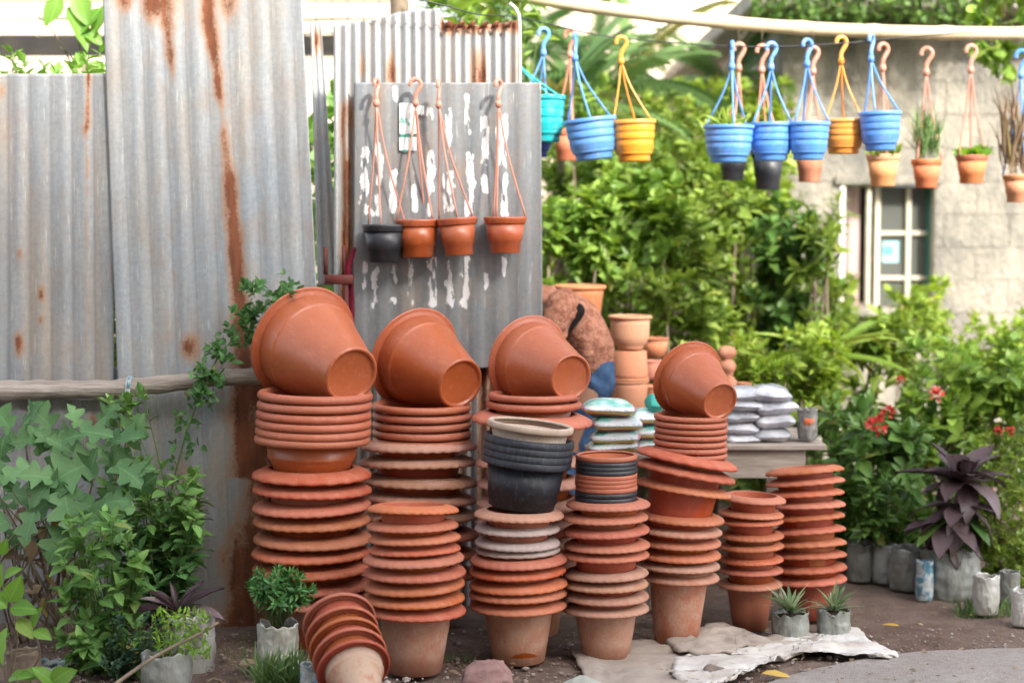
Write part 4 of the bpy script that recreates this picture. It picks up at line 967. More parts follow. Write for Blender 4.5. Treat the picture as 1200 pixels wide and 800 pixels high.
far.append(hpot('pale clay pot with leafy plant hanging below the rightmost blue pot', 1035, 181, 218, 20, YP, T_CLAY2, (1035, 58), PINKP, 'plain', group=G3, wire=(0, 34)))
far.append(hpot('clay pot with upright grassy plant, in front of the window', 1086, 187, 220, 18, YP, T_CLAY, (1086, 63), PINKP, 'plain', group=G3, wire=(0, 36)))
far.append(hpot('clay pot with small bushy succulent against the plaster wall', 1139, 182, 215, 19, YP, T_CLAY, (1138, 60), PINKP, 'plain', group=G3, wire=(0, 38)))
far.append(hpot('pale clay pot with long dry grass at the right edge', 1194, 205, 237, 19, YP, T_CLAY2, (1197, 66), BLUE, 'plain', group=G3, wire=(0, 40)))
# plants inside hanging pots
def inpot(t, px, py, Y, mat, kinds, size, n, spread, up, wd=1):
    hk = t.location.copy(); its = []
    for i in range(n):
        d = Vector((U(-1, 1)*spread, U(-1, 1)*spread, up)).normalized()
        p = W(px, py, Y)+Vector((U(-.05, .05), U(-.05, .05), -.01)); its.append((random.choice(kinds), orient(p-hk+d*U(0, size*.3), d, rv(), size*U(.6, 1.1), wd)))
    stuff_leaves('foliage', its, mat, t)
for t, a_ in ((bpy.data.objects['hanging_pot.008'], (854, 147, YH, L_YEL, ['lance'], .11, 22, .9, .6)), (far[1], (859, 176, YP, L_YEL, ['lance'], .2, 10, .7, .8)), (far[2], (903, 178, YP, L_YEL, ['lance'], .2, 10, .6, .9)), (far[4], (1036, 181, YP, L_MID, ['ovate'], .07, 60, 1, .6)),
             (far[5], (1086, 187, YP, L_GRASS, ['thin'], .24, 80, .2, 1, .5)), (far[6], (1139, 182, YP, L_FEATH, ['ovate'], .06, 90, 1, .5)), (far[7], (1192, 206, YP, L_DEAD, ['thin'], .40, 60, .25, 1, .4))):
    inpot(t, *a_)
inpot(far[5], 1086, 187, YP, L_GRASS, ['thin'], .18, 30, .35, 1, .6)

# bamboo pole and wire
cv = bez([W(560, -16, 8.5), W(640, 0, 8.52), W(760, 17, 8.55), W(880, 29, 8.57), W(1000, 36, 8.6), (W(1120, 39, 8.6)), W(1260, 40, 8.62)], 10)
pb_ = B(); rs_ = []
for i in range(len(cv)): rs_.append(.031+(.004 if i % 7 == 0 else 0)+.001*R())
pb_.tube(cv, rs_, 14); o = pb_.obj('bamboo_pole', BAMB); tag(o, 'long pale bamboo pole spanning above the hanging pots', 'pole')
wv = B(); wv.tube(bez([W(430, -12, 7.3), W(510, 4, 7.33), W(560, 17, 7.4), W(610, 21, 7.6), W(700, 41, YH), W(800, 51, YH), W(900, 55, YH), W(1000, 50, YH), W(1060, 44, YH+.1), W(1240, 30, YH+.4)], 6), .0028, 5)
o = wv.obj('hanging_line', BLACKP); tag(o, 'thin dark wire carrying the bright plastic hanging pots', 'wire')
pv = B(); pv.tube(bez([W(597, 4, 7.46), W(606, 14, 7.46), W(609, 40, 7.455), W(609, 200, 7.455), W(609, 500, 7.455), W(610, 735, 7.455)], 5), .0075, 8); o = pv.obj('bent_tube', gen('white_conduit', (.6, .62, .6), (.5, .52, .5), 8, .5)); tag(o, 'thin pale bent tube at the right edge of ribbed sheet', 'tube')
# ------------------------------------------------------------------ house behind on the right, with window
m = N('old_plaster_block'); v = m.coords((1, 1, .6), rnd=False, which='Object')
n1, n2, n3 = m.noise(v, 3.2, 8, .7), m.noise(v, 9, 6, .7), m.noise(v, 45, 4)
c = m.mix(m.ramp(n1, .35, .62), (.15, .145, .13), (.36, .33, .27)); c = m.mix(m.ramp(n2, .5, .72, 0, .65), c, (.17, .165, .145)); c = m.mix(m.ramp(n3, .6, .7, 0, .3), c, (.62, .58, .5))
m.col(m.vary(c, .02)); m.rough(.95, .1); m.bump(m.math('ADD', n2, n3), .7, .03); PLAST = m.m
YW = 11.0
house = thing('block_house', 'old pale block house on the right with a barred window', 'house')
def wallx(px): return W(px, 250, YW).x
zt_, wx0, wx1 = W(1000, 18, YW).z, wallx(984), wallx(1095); wz0, wz1 = W(1040, 362, YW).z, W(1040, 216, YW).z
b_ = B(); x0, x1 = wallx(915), wallx(1330)
def cell(bx0, bx1, bz0, bz1):
    bb_ = B(); bb_.box(bx0+.0015, bx1-.0015, YW+U(-.0015, .0015), YW+.15, bz0+.0015, bz1-.0015, c=.003)
    bb_.obj('block', PLAST, house, False)
rows = 14; rh = zt_/rows
for j in range(rows):
    z0, z1 = j*rh, (j+1)*rh; off = (j % 2)*.2
    x = x0-off*.0; first = True
    while x < x1-.01:
        xe = min(x1, x+(.2 if first and j % 2 else .4)); first = False
        if z1 > wz0+.02 and z0 < wz1-.02 and xe > wx0+.02 and x < wx1-.02:   # crop around the window
            if x < wx0-.03: cell(x, wx0, z0, z1)
            if xe > wx1+.03: cell(wx1, xe, z0, z1)
            if z0 < wz0-.03: cell(max(x, wx0), min(xe, wx1), z0, wz0)
            if z1 > wz1+.03: cell(max(x, wx0), min(xe, wx1), wz1, z1)
        else: cell(x, xe, z0, z1)
        x = xe
MORT = gen('grey_mortar', (.34, .32, .28), (.46, .43, .37), 6, .95, .1)
b_ = B()
for (a, b2, c_, d_) in ((x0+.01, wx0, 0, zt_-.01), (wx1, x1, 0, zt_-.01), (wx0, wx1, 0, wz0), (wx0, wx1, wz1, zt_-.01)): b_.box(a, b2, YW+.008, YW+.14, c_, d_)
b_.box(x0, x0+.15, YW+.15, YW+5, 0, zt_); b_.obj('wall', MORT, house, False)
b_ = B(); b_.box(x0-.25, x1+.2, YW-.35, YW+5.2, zt_+.002, zt_+.11, c=.01); b_.obj('roof', MORT, house, False)
win = mk('window', [], [], None, house); 
WHITEW = gen('cream_window_paint', (.46, .43, .33), (.56, .52, .42), 10, .5, .3); REVEAL = gen('white_reveal', (.75, .74, .7), (.66, .65, .6), 6, .8)
def wb(name, px0, px1, py0, py1, y0, y1, mat, par=None): 
    bb_ = B(); bb_.box(W(px0, 250, YW).x, W(px1, 250, YW).x, y0, y1, W(1040, py1, YW).z, W(1040, py0, YW).z, c=.003); return bb_.obj(name, mat, par or win, False)
wb('jamb', 984, 990, 217, 361, YW-.012, YW+.3, REVEAL); wb('lintel', 978, 1102, 207, 216, YW-.03, YW+.1, PLAST); wb('sill', 978, 1102, 361, 370, YW-.05, YW+.15, PLAST)
CURT = gen('pinkish_curtain', (.35, .24, .22), (.5, .4, .37), 3, .8, .1, stretch=(12, 1, .4))
wb('curtain', 991, 1016, 218, 360, YW+.22, YW+.24, CURT)
GL = N('dark_glass'); GL.col((.09, .095, .085)); GL.rough(.12, .6); GLASS = GL.m
for (a, b2) in ((1036, 1066), (1073, 1092)):
    for (c_, d_) in ((219, 271), (276, 324), (329, 360)): wb('pane', a, b2, c_, d_, YW+.13, YW+.135, GLASS)
for a, b2, y_ in ((1017, 1021.5, -.02), (1030, 1035.5, .06), (1066.5, 1072, .06), (1092, 1094.5, .06)): wb('window_bar', a, b2, 217.5, 360.5, YW+y_+.04, YW+y_+.09, WHITEW if a != 1092 else gen('teal_frame', (.03, .22, .2), (.05, .28, .25), 6))
for c_, d_ in ((271, 276), (324, 329)): wb('crossbar', 1035.6, 1065.9, c_, d_, YW+.105, YW+.14, WHITEW); wb('crossbar', 1073.1, 1091.9, c_, d_, YW+.105, YW+.14, WHITEW)
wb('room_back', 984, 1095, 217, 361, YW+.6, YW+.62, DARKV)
st_ = wb('sticker', 1040, 1059, 283, 308, YW+.127, YW+.1285, gen('pale_blue_paper', (.25, .5, .55), (.35, .6, .62), 6)); st2 = B(); cst = W(1046, 294, YW)
st2.lathe([(0, 0), (.03, 0)], 20, close=False, M=Matrix.Translation((cst.x, YW+.1255, cst.z)) @ Matrix.Rotation(math.pi/2, 4, 'X')); st2.obj('sticker_dot', BLUE, win)

# cream house behind in the middle and cream siding house far left
def siding(name, label, px0, px1, pyt, pyb, Y, pw, ph, mats_, gap=.012):
    t = thing(name, label, 'house'); x0, x1 = W(px0, 30, Y).x, W(px1, 30, Y).x; z1, z0 = W(600, pyt, Y).z, W(600, pyb, Y).z
    nx, nz = max(1, round((x1-x0)/pw)), max(1, round((z1-z0)/ph)); dx, dz = (x1-x0)/nx, (z1-z0)/nz
    me = None
    for i in range(nx):
        for j in range(nz):
            if me is None:
                bb_ = B(); bb_.box(0, dx-gap, 0, .03, 0, dz-gap, c=.004); o = bb_.obj('panel', mats_, t, False); me = o.data
            else: o = bpy.data.objects.new('panel', me); COL.objects.link(o); o.parent = t
            o.location = (x0+i*dx, Y+U(-.003, .003), z0+j*dz)
    bb_ = B(); bb_.box(x0, x1, Y+.012, Y+.2, 0, z1); bb_.obj('wall', MORT, t, False)
    return t
siding('cream_house', 'cream panelled house wall behind the top left of the fence', -60, 470, -40, 42, 9.6, .46, .085, CREAM)
b_ = B(); b_.box(W(-60, 50, 9.6).x, W(470, 50, 9.6).x, 9.585, 9.60, W(0, 66, 9.6).z, W(0, 43, 9.6).z-.002); o = b_.obj('dark_wall_band', DARKV, bpy.data.objects['cream_house'], False)  # flat dark strip across the wall below the panels
b_ = B(); b_.box(W(-60, 50, 9.6).x, W(470, 50, 9.6).x, 9.57, 9.60, 0, W(0, 66, 9.6).z-.003); b_.obj('lower_wall', CREAM, bpy.data.objects['cream_house'], False)
# wire grid in front of the cream house in the gap
gr = thing('wire_grid', 'fine wire grid in front of the cream house between the fence sheets', 'mesh grid')
for i in range(9): B().tube([W(352+i*18.5, -30, 9.3), W(352+i*18.5, 60, 9.3)], .004, 4).obj('grid_wire', STEM_B, gr)
for j in range(5): B().tube([W(348, -20+j*15, 9.29), W(505, -24+j*15, 9.29)], .004, 4).obj('grid_wire', STEM_B, gr)
BIGW = gen('sunlit_cream_wall', (.60, .50, .38), (.72, .62, .5), 1.2, .9, .1)
t = thing('far_house', 'bright cream house wall far behind the foliage in the middle', 'house')
b_ = B(); b_.box(W(540, 0, 16).x, W(960, 0, 16).x, 16, 16.2, 0, W(700, -120, 16).z); b_.obj('wall', BIGW, t, False)
b_ = B(); b_.box(W(530, 0, 16).x, W(975, 0, 16).x, 15.8, 21, W(700, -120, 16).z+.002, W(700, -120, 16).z+.15); b_.obj('roof', MORT, t, False)
for k_, (a, b2) in enumerate(((700, 790), (830, 900))):
    wq = B(); wq.box(W(a, 0, 16).x, W(b2, 0, 16).x, 15.985, 15.999, W(0, -60, 16).z, W(0, -10, 16).z); wq.obj('window', DARKV, t, False)

# unseen house block, added behind the camera so its shade covers the pots
ap = thing('added_shade_house', 'unseen house block added across the lane to shade the pots', 'house')
b_ = B(); HH = 12.5; b_.box(-16, 14, -13, -5, 0, HH, c=.05); b_.obj('wall', gen('shade_house_render', (.62, .56, .48), (.7, .64, .55), 3, .9), ap, False)
for zz in range(4):
    for xx in range(-7, 7): b2_ = B(); b2_.box(xx*2-.5, xx*2+.5, -5.0, -4.97, zz*3+1, zz*3+2.3, c=.005); b2_.obj('window', GLASS, ap, False)

# ------------------------------------------------------------------ left foreground plants
pts_ = lambda lst, Y0, Y1=None: [W(x, y, U(Y0, Y1 if Y1 else Y0)) for x, y in lst]
def fixedleaves(t, specs, mat, kind, base, Yd):
    """specs: (px,py of base, angle deg in picture, length px, Y, tilt toward camera)"""
    inv = Matrix.Translation(-Vector(base))
    for (x, y, ang, L_, Yq, tl, *wd) in specs:
        a = math.radians(ang); d = Vector((math.cos(a), -tl, math.sin(a))); p = W(x, y, Yq)
        o = bpy.data.objects.new('leaf', leaf_me(kind, mat)); COL.objects.link(o); o.parent = t
        o.matrix_local = inv @ orient(p, d, Vector((U(-.6, .6), -.75+U(-.3, .3), .65+U(-.3, .4))), L_/PM(Yq), wd[0] if wd else 1)
def twig(t, base, pts2, r_, mat=None, nm='stem'):
    base = Vector(base); cv_ = bez([p-base for p in pts2], 6); n = len(cv_)
    return B().tube(cv_, [r_*(1-.6*i/n) for i in range(n)], 6).obj(nm, mat or STEM_G, t)
base = W(70, 740, 6.75)
t = thing('broadleaf_plant', 'tall plant with big dusty grey green lobed leaves at left', 'plant', base)
hubs = [(30, 520), (60, 560), (100, 510), (110, 560), (150, 510), (20, 590), (80, 610), (140, 580)]
for x, y in hubs: twig(t, base, [base, W((x+70)/2+U(-10, 10), (y+740)/2, 6.74), W(x, y, 6.66)], .008, STEM_B)
spec = [(35, 545, 205, 62, 6.5, .5), (60, 560, 160, 62, 6.45, .6), (62, 560, 230, 66, 6.45, .7), (110, 585, 215, 72, 6.42, .6), (75, 575, 290, 62, 6.42, .7), (95, 590, 330, 66, 6.40, .7), (120, 590, 20, 58, 6.42, .5), (105, 565, 80, 56, 6.48, .3),
        (50, 530, 100, 50, 6.6, .3), (85, 530, 140, 55, 6.58, .4), (128, 520, 25, 58, 6.55, .4), (110, 540, 200, 60, 6.5, .5), (135, 545, 340, 55, 6.48, .5), (40, 600, 255, 64, 6.4, .6), (15, 570, 140, 50, 6.5, .4), (10, 610, 200, 52, 6.45, .5),
        (65, 520, 30, 40, 6.62, .3), (30, 500, 60, 42, 6.66, .2), (0, 540, 80, 50, 6.6, .2), (90, 500, 95, 40, 6.68, .2), (130, 600, 290, 60, 6.4, .6), (75, 620, 250, 60, 6.4, .6), (150, 520, 60, 45, 6.6, .3), (10, 520, 20, 45, 6.62, .3), (45, 575, 10, 50, 6.46, .5), (155, 548, 5, 42, 6.5, .4), (60, 500, 130, 40, 6.68, .2), (120, 495, 60, 35, 6.68, .1)]
spec += [(U(-10, 165), U(500, 650), U(0, 360), U(26, 50), U(6.45, 6.8), U(.1, .8)) for _ in range(40)]
spec = [(a_, b3, c3, d3*U(.65, 1.12), *r3) for a_, b3, c3, d3, *r3 in spec]
fixedleaves(t, spec, L_BIG, 'lobed', base, 0)
# dead stem tangle
t = thing('dead_stems', 'tangle of bare dry brown stems under the broad leaves', 'dead plant', W(40, 745, 6.7)); bs = Vector(t.location)
for i in range(26): twig(t, bs, [W(U(5, 95), U(735, 760), U(6.5, 6.8)), W(U(-5, 85), U(640, 700), U(6.5, 6.8)), W(U(-10, 110), U(560, 640), U(6.5, 6.8))], U(.003, .007), STEM_B)
stuff_leaves('dry_leaves', [('ovate', Matrix.Translation(-bs) @ orient(W(U(0, 95), U(590, 700), U(6.5, 6.8)), rv()+Vector((0, 0, -.8)), rv(), U(.05, .1))) for _ in range(40)], L_DEAD, t)
def tipsin(x0, x1, y0, y1, Y0, Y1, n): return [W(U(x0, x1), U(y0, y1), U(Y0, Y1)) for _ in range(n)]
G4 = 'basil like bushes along the left fence'
plant('basil_bush', 'tall basil like bush climbing in front of the fence below the rail', 'bush', W(195, 745, 6.8), tipsin(120, 235, 560, 660, 6.55, 6.8, 36)+tipsin(125, 175, 460, 550, 6.75, 6.85, 12)+tipsin(185, 235, 540, 600, 6.7, 6.85, 7), L_BASIL, ['ovate'], .075, 6, 290, G4, droop=.25)
plant('basil_bush', 'bushy green basil like plant in front at lower left', 'bush', W(125, 790, 6.35), tipsin(70, 165, 600, 770, 6.1, 6.35, 40), L_BASIL, ['ovate'], .08, 6, 290, G4, droop=.25)
plant('basil_bush', 'darker basil like bush behind the purple plant', 'bush', W(200, 755, 6.65), tipsin(140, 240, 590, 690, 6.5, 6.75, 26), L_VINE, ['ovate'], .08, 6, 120, G4, droop=.25)
# vine up the pole
t = thing('climbing_vine', 'small leaved vine climbing over the rail toward the largest tipped pot', 'vine', W(195, 600, 6.85)); bs = Vector(t.location)
vp = [W(195, 600, 6.88), W(212, 530, 6.86), W(228, 480, 6.84), W(243, 445, 6.82), W(258, 415, 6.85), W(285, 385, 6.88), W(315, 355, 6.9), W(345, 330, 6.9)]
twig(t, bs, vp, .005); cvv = bez(vp, 12); its = []
for p in cvv:
    for k_ in range(1):
        q = p+Vector((U(-.05, .05), U(-.05, .01), U(-.045, .045))); its += whorl(q, Vector((U(-1, 1), -.5, U(-.5, 1))), 3, .045, .9, .4)
for q in tipsin(245, 285, 400, 425, 6.8, 6.86, 6)+tipsin(225, 262, 430, 468, 6.8, 6.84, 10)+tipsin(270, 300, 360, 400, 6.8, 6.88, 12)+tipsin(285, 345, 330, 365, 6.8, 6.88, 13): its += whorl(q, Vector((U(-1, 1), -.5, 1)), 6, .05, .9, .4); 
its.sort(key=lambda M_: M_.translation.y)
for M_ in its[:240]:
    o = bpy.data.objects.new('leaf', leaf_me('ovate', L_VINE)); COL.objects.link(o); o.parent = t; o.matrix_local = Matrix.Translation(-bs) @ M_
stuff_leaves('foliage', [('ovate', Matrix.Translation(-bs) @ M_) for M_ in its[240:]], L_VINE, t)
# bright plant bottom-left corner
base = W(10, 810, 5.95); t = thing('bright_leaf_plant', 'bright green pointed leaf plant in the lower left corner', 'plant', base)
for x, y in ((15, 690), (40, 735), (8, 730), (30, 790), (55, 800), (-10, 660)): twig(t, base, [base, W(x+5, (y+810)/2, 5.95), W(x, y, 5.9)], .005, STEM_B)
fixedleaves(t, [(10, 705, 60, 40, 5.9, .3, 1.1), (12, 712, 10, 42, 5.88, .5, 1), (8, 712, 130, 38, 5.9, .3, 1), (38, 735, 75, 32, 5.88, .3, 1), (40, 738, -15, 30, 5.88, .6, 1), (8, 735, 255, 46, 5.86, .3, .8), (0, 730, 200, 40, 5.88, .3, 1), (20, 725, 330, 34, 5.86, .6, 1),
  (10, 795, 20, 38, 5.85, .5, 1), (60, 800, 40, 40, 5.85, .4, 1.2), (0, 690, 95, 34, 5.92, .2, 1), (62, 800, 130, 34, 5.85, .4, 1.1), (5, 675, 30, 26, 5.92, .3, 1), (48, 790, 170, 30, 5.86, .5, 1), (-5, 760, 60, 34, 5.9, .4, 1), (2, 650, 70, 24, 5.95, .3, 1)], L_BRIGHT, 'ovate', base, 0)
# bluish dark small plant
plant('small_dark_plant', 'dark bluish green small leaved plant at the bottom left', 'plant', W(150, 800, 6.25), tipsin(120, 190, 715, 795, 6.0, 6.2, 34), L_DARK, ['ovate'], .03, 7, 120, None)
# feathery plant with bag
t = growbag('grow_bag_plant', 'yellow green feathery plant in a torn pale grow bag', 196, 806, 764, 29, 5.98, BAGG, seed=1, cat='potted plant')
bs = Vector(t.location); its = []
Mi = (Matrix.Translation(t.location) @ t.rotation_euler.to_matrix().to_4x4()).inverted()
for i in range(420):
    q = W(U(178, 246), U(716, 772), U(5.92, 6.15)); a_ = rv(); its += [('lance', Mi @ orient(q, a_+Vector((0, -.3, .8)), rv(), U(.018, .032), 1.3))]
stuff_leaves('foliage', its, L_FEATH, t)
for i in range(14): twig(t, (0, 0, 0), [Mi @ W(U(185, 208), 768, 5.98), Mi @ W(U(180, 240), U(725, 760), U(5.95, 6.1))], .002) if False else B().tube([Mi @ W(U(185, 208), 768, 5.98), Mi @ W(U(180, 240), U(725, 760), U(5.95, 6.1))], .0015, 4).obj('stem', STEM_G, t)
# purple plant in bag
def strapplant(name, label, t, hub, specs, mat, kind='strap', par_inv=None):
    for (ang, L_, Yd, tl, wd) in specs:
        a = math.radians(ang); d = Vector((math.cos(a), -tl, math.sin(a)))
        o = bpy.data.objects.new('leaf', leaf_me(kind, mat)); COL.objects.link(o); o.parent = t
        o.matrix_local = par_inv @ orient(hub+Vector((0, Yd, 0)), d, Vector((0, -.3, 1)), L_, wd)
t = growbag('purple_potted_plant', 'purple strap leaved plant in a whitish bag beside the rusty sheet', 224, 790, 716, 28, 6.38, BAGW, seed=2, cat='potted plant')
Mi = (Matrix.Translation(t.location) @ t.rotation_euler.to_matrix().to_4x4()).inverted(); hub = W(208, 716, 6.38)
strapplant('', '', t, hub, [(115, .16, 0, .2, .7), (135, .17, 0, .3, .6), (75, .13, 0, .3, .7), (42, .2, 0, .2, .9), (165, .2, 0, .5, .8), (20, .2, 0, .5, .9), (150, .2, 0, .9, 1), (190, .2, 0, .7, 1), (10, .18, -.02, .9, .9), (95, .12, 0, .1, .6), (60, .14, .02, -.2, .8), (215, .2, -.03, .8, 1.1), (28, .17, 0, .1, .7)], L_PURP, 'strap', Mi)
# twig stick leaning
o = B().tube(bez([W(120, 812, 5.75), W(180, 770, 5.86), W(232, 743, 5.95), W(256, 729, 6.0)], 6), [.007-.0001*i for i in range(19)], 8).obj('stick', STEM_B)
tag(o, 'pale dry stick leaning over the grow bags at lower left', 'stick')
# marigold bush in bag
t = growbag('marigold_plant', 'round dark green narrow leaved bush in a white bag before leftmost stack', 326, 788, 727, 24, 6.12, BAGW, seed=5, cat='potted plant')
Mi = (Matrix.Translation(t.location) @ t.rotation_euler.to_matrix().to_4x4()).inverted(); hub = W(326, 732, 6.12)
tips = [in_ell(W(326, 690, 6.12), (.12, .10, .075), .3) for _ in range(95)]; its = []
sb = B()
for tp in tips:
    sb.tube([Mi @ (hub+Vector((U(-.02, .02), U(-.02, .02), 0))), Mi @ hub.lerp(tp, .6), Mi @ tp], .0016, 4); its += whorl(tp, (tp-W(326, 715, 6.12)), 9, .046, .9, .3, .1)
sb.obj('stem', STEM_G, t)['kind'] = 'stuff'; its.sort(key=lambda M_: M_.translation.y)
for M_ in its[:250]:
    o = bpy.data.objects.new('leaf', leaf_me('lance', L_MARI)); COL.objects.link(o); o.parent = t; o.matrix_local = Mi @ M_ @ Matrix.Diagonal((1.25, 1, 1, 1))
stuff_leaves('foliage', [('lance', Mi @ M_ @ Matrix.Diagonal((1.25, 1, 1, 1))) for M_ in its[250:]], L_MARI, t)
# grass tuft
def tuft(name, label, px, py, Y, n, L_, spread, mat, cat='grass', wid=.6):
    b0 = W(px, py, Y); its = [('thin', orient(Vector((U(-spread, spread), U(-.5, .5)*spread, -.005)), Vector((U(-.6, .6), U(-.6, .4), 1)), rv(), L_*U(.5, 1.1), wid)) for _ in range(n)]
    o = stuff_leaves(name, its, mat); o.location = b0; tag(o, label, cat, kind='stuff'); return o
tuft('grass_tuft', 'soft green grass tuft in front of the white marigold bag', 330, 806, 5.92, 260, .16, .075, L_GRASS)
tuft('grass_tuft', 'sparse weeds on the soil between two front stacks', 535, 778, 6.45, 60, .06, .06, L_GRASS)
tuft('grass_tuft', 'thin grass blades at the foot of the rusty sheet', 262, 772, 6.5, 24, .10, .10, L_GRASS)
tuft('grass_tuft', 'weedy grass at the lower right under the shrubs', 1170, 722, 7.25, 200, .10, .18, L_GRASS, wid=1)
t = growbag('crumpled_bag', 'small crumpled pale blue bag beside the grass tuft', 362, 806, 776, 10, 5.85, BAGB, seed=8, cat='bag', soil=False, crumple=.15)
t = growbag('crumpled_bag', 'crumpled teal and white bag at lower left among the weeds', 58, 802, 776, 22, 6.3, BAGB, seed=9, cat='bag', soil=False, crumple=.2)
t = growbag('grow_bag', 'brown worn grow bag at the lower left behind bright leaves', 28, 812, 760, 20, 6.1, gen('brown_bag', (.2, .15, .1), (.12, .09, .07), 8, .7, bump=.5), seed=11, cat='grow bag')

# spider plants
def spider(label, px, pyb, pyt, hw, Y, sd_):
    t = growbag('spider_plant', label, px, pyb, pyt, hw, Y, BAGG, seed=sd_, cat='potted plant', group='spider plants in grey bags'); Mi = (Matrix.Translation(t.location) @ t.rotation_euler.to_matrix().to_4x4()).inverted()
    hub = W(px, pyt+3, Y)
    for i in range(34):
        a = U(0, 6.28); el = U(.35, 1.4); d = Vector((math.cos(a)*math.cos(el), math.sin(a)*math.cos(el), math.sin(el)))
        o = bpy.data.objects.new('leaf', leaf_me('thin', L_SPID)); COL.objects.link(o); o.parent = t; o.matrix_local = Mi @ orient(hub, d, Vector((0, 0, 1)), U(.09, .15), 1.5)
spider('spider plant in a grey bag, the left of the two', 926, 751, 716, 21, groundY(752)+.05, 13)
spider('spider plant in a greenish bag, the right of the two', 977, 747, 713, 19.5, groundY(748)+.05, 14)

# ------------------------------------------------------------------ ground litter, tarp, stones
m = N('white_sack_cloth'); v = m.coords((1, 1, 1), rnd=False); c = m.mix(m.ramp(m.noise(v, 5, 5), .4, .65), (.62, .60, .57), (.45, .40, .35)); c = m.mix(m.ramp(m.noise(v, 40, 4), .58, .72, 0, .6), c, (.3, .25, .2))
m.col(c); m.rough(.75, .3); m.bump(m.noise(v, 18, 6), .6, .012); SACK = m.m
SACK2 = gen('beige_sack', (.40, .34, .29), (.30, .25, .21), 6, .85, .2, bump=.6, bscale=25, bdist=.01, rnd=False)
def cloth(name, label, poly, mat, h0=.012, amp=.02, seed=0):
    # poly px outline on the ground -> draped sheet
    P = [Vector(((x-600)/PM(groundY(y)), groundY(y), 0)) for x, y in poly]
    out = bez(P+[P[0]], 9)[:-1]; n = len(out); c0 = sum(out, Vector())/n; vs2 = []; fs2 = []; m_ = 34
    out = [p+Vector((U(-.008, .008), U(-.012, .012), 0)) for p in out]
    for j in range(m_+1):
        k_ = 1-j/m_
        for p in out:
            q = c0.lerp(p, k_); z = h0*(1 if k_ < .99 else .3)+amp*max(0, (fbm(q.x*9+60, q.y*16, seed)*1.9-.6))*(1-.5*k_**4)+.007*(1-abs(2*fbm(q.x*5+30+q.y*5, q.y*14, seed+4, 2)-1)*3.0)
            vs2.append((q.x, q.y, float(z)))
    for j in range(m_):
        for i in range(n): fs2.append((j*n+i, j*n+(i+1) % n, (j+1)*n+(i+1) % n, (j+1)*n+i))
    o = mk(name, vs2, fs2, mat); md = o.modifiers.new('t', 'SOLIDIFY'); md.thickness = .0015; md.offset = 1
    return tag(o, label, 'sack')
cloth('sack_sheet', 'beige grey sack sheet on the ground in front of the middle stacks', [(668, 762), (720, 752), (800, 756), (830, 768), (850, 800), (760, 830), (700, 815)], SACK2, .006, .012, 3)
cloth('sack_sheet', 'pale beige sack bunched around the foot of the short stack', [(782, 756), (800, 748), (850, 737), (900, 752), (955, 748), (958, 760), (880, 762), (860, 770), (800, 770)], SACK2, .016, .035, 9)
cloth('sack_sheet', 'white sack strip reaching right along the ground past the spider plants', [(790, 772), (860, 766), (940, 752), (985, 742), (1010, 738), (1030, 758), (1062, 770), (1030, 774), (1000, 760), (950, 768), (900, 778), (880, 790), (865, 798), (820, 812), (790, 795)], SACK, .012, .028, 15)
def stone(label, px, py, w_, h_, mat, seed, name='stone'):
    Y = groundY(py); s_ = PM(Y); bm = bmesh.new(); bmesh.ops.create_icosphere(bm, subdivisions=4, radius=1)
    for v_ in bm.verts:
        q = mnoise.noise_vector(v_.co*1.3+Vector((seed, 0, 0)))*.28+mnoise.noise_vector(v_.co*4+Vector((seed, 0, 0)))*.06; v_.co = Vector(((v_.co.x+q.x)*w_/2/s_, (v_.co.y+q.y)*w_/2.4/s_, (v_.co.z+q.z)*h_/2/s_))
    vs2 = [v_.co.copy() for v_ in bm.verts]; bm.verts.index_update(); fs2 = [[v_.index for v_ in f.verts] for f in bm.faces]; bm.free()
    o = mk(name, vs2, fs2, mat); o.location = ((px-600)/s_, Y, h_/2/s_*.5); return tag(o, label, 'stone')
stone('reddish flat stone with white mark in front of two middle stacks', 570, 803, 66, 40, STONE, 1)
stone('pale rounded stone at the bottom between two front stacks', 682, 810, 46, 22, gen('pale_stone', (.36, .38, .33), (.26, .25, .22), 8, .8, bump=.6), 2)
stone('small brown rock at the edge of the white sack', 842, 792, 28, 18, gen('brown_rock', (.16, .12, .10), (.26, .21, .18), 14, .9, bump=.6), 3)
# hidden brick propping the fallen nest
o = B().box(-.1, .1, -.05, .05, 0, .11, c=.004).obj('brick', STONE, None, False); o.location = (W(395, 760, 5.84).x, 5.93, 0); tag(o, 'old brick propping up the fallen nest of pots from behind', 'brick')
# yellow leaf, dead leaves
def gleaf(label, px, py, L_, ang, mat, kind='ovate', w_=1):
    Y = groundY(py); o = mk('dry_leaf', [], [], None, me=leaf_me(kind, mat)); o.matrix_world = orient(Vector(((px-600)/PM(Y), Y, .014)), Vector((math.cos(ang), math.sin(ang), .12)), Vector((0, -.3, 1)), L_, w_); tag(o, label, 'leaf')
YL = leafmat('fallen_yellow_leaf', (.5, .33, .06), (.6, .4, .1), .2, .6)
gleaf('yellow fallen leaf on the soil in front of the white sack', 898, 793, .12, .0, YL, 'lance', 1.4)
gleaf('small yellow fallen leaf on the bare soil right of the stacks', 1060, 737, .07, 2.7, YL, 'lance', 1.3)
gleaf('dry curled brown leaf at the left of the white marigold bag', 275, 783, .09, .4, L_DEAD, 'ovate')
its = []
for i in range(1100):
    px, py = (U(-40, 330), U(740, 815)) if R() < .45 else (U(500, 1240), U(700, 812)); Y = groundY(py)
    its.append((random.choice(['ovate', 'lance', 'thin']), orient(Vector(((px-600)/PM(Y), Y, U(.0, .012))), Vector((U(-1, 1), U(-1, 1), U(-.1, .15))), Vector((U(-.4, .4), U(-.4, .4), 1)), U(.008, .038))))
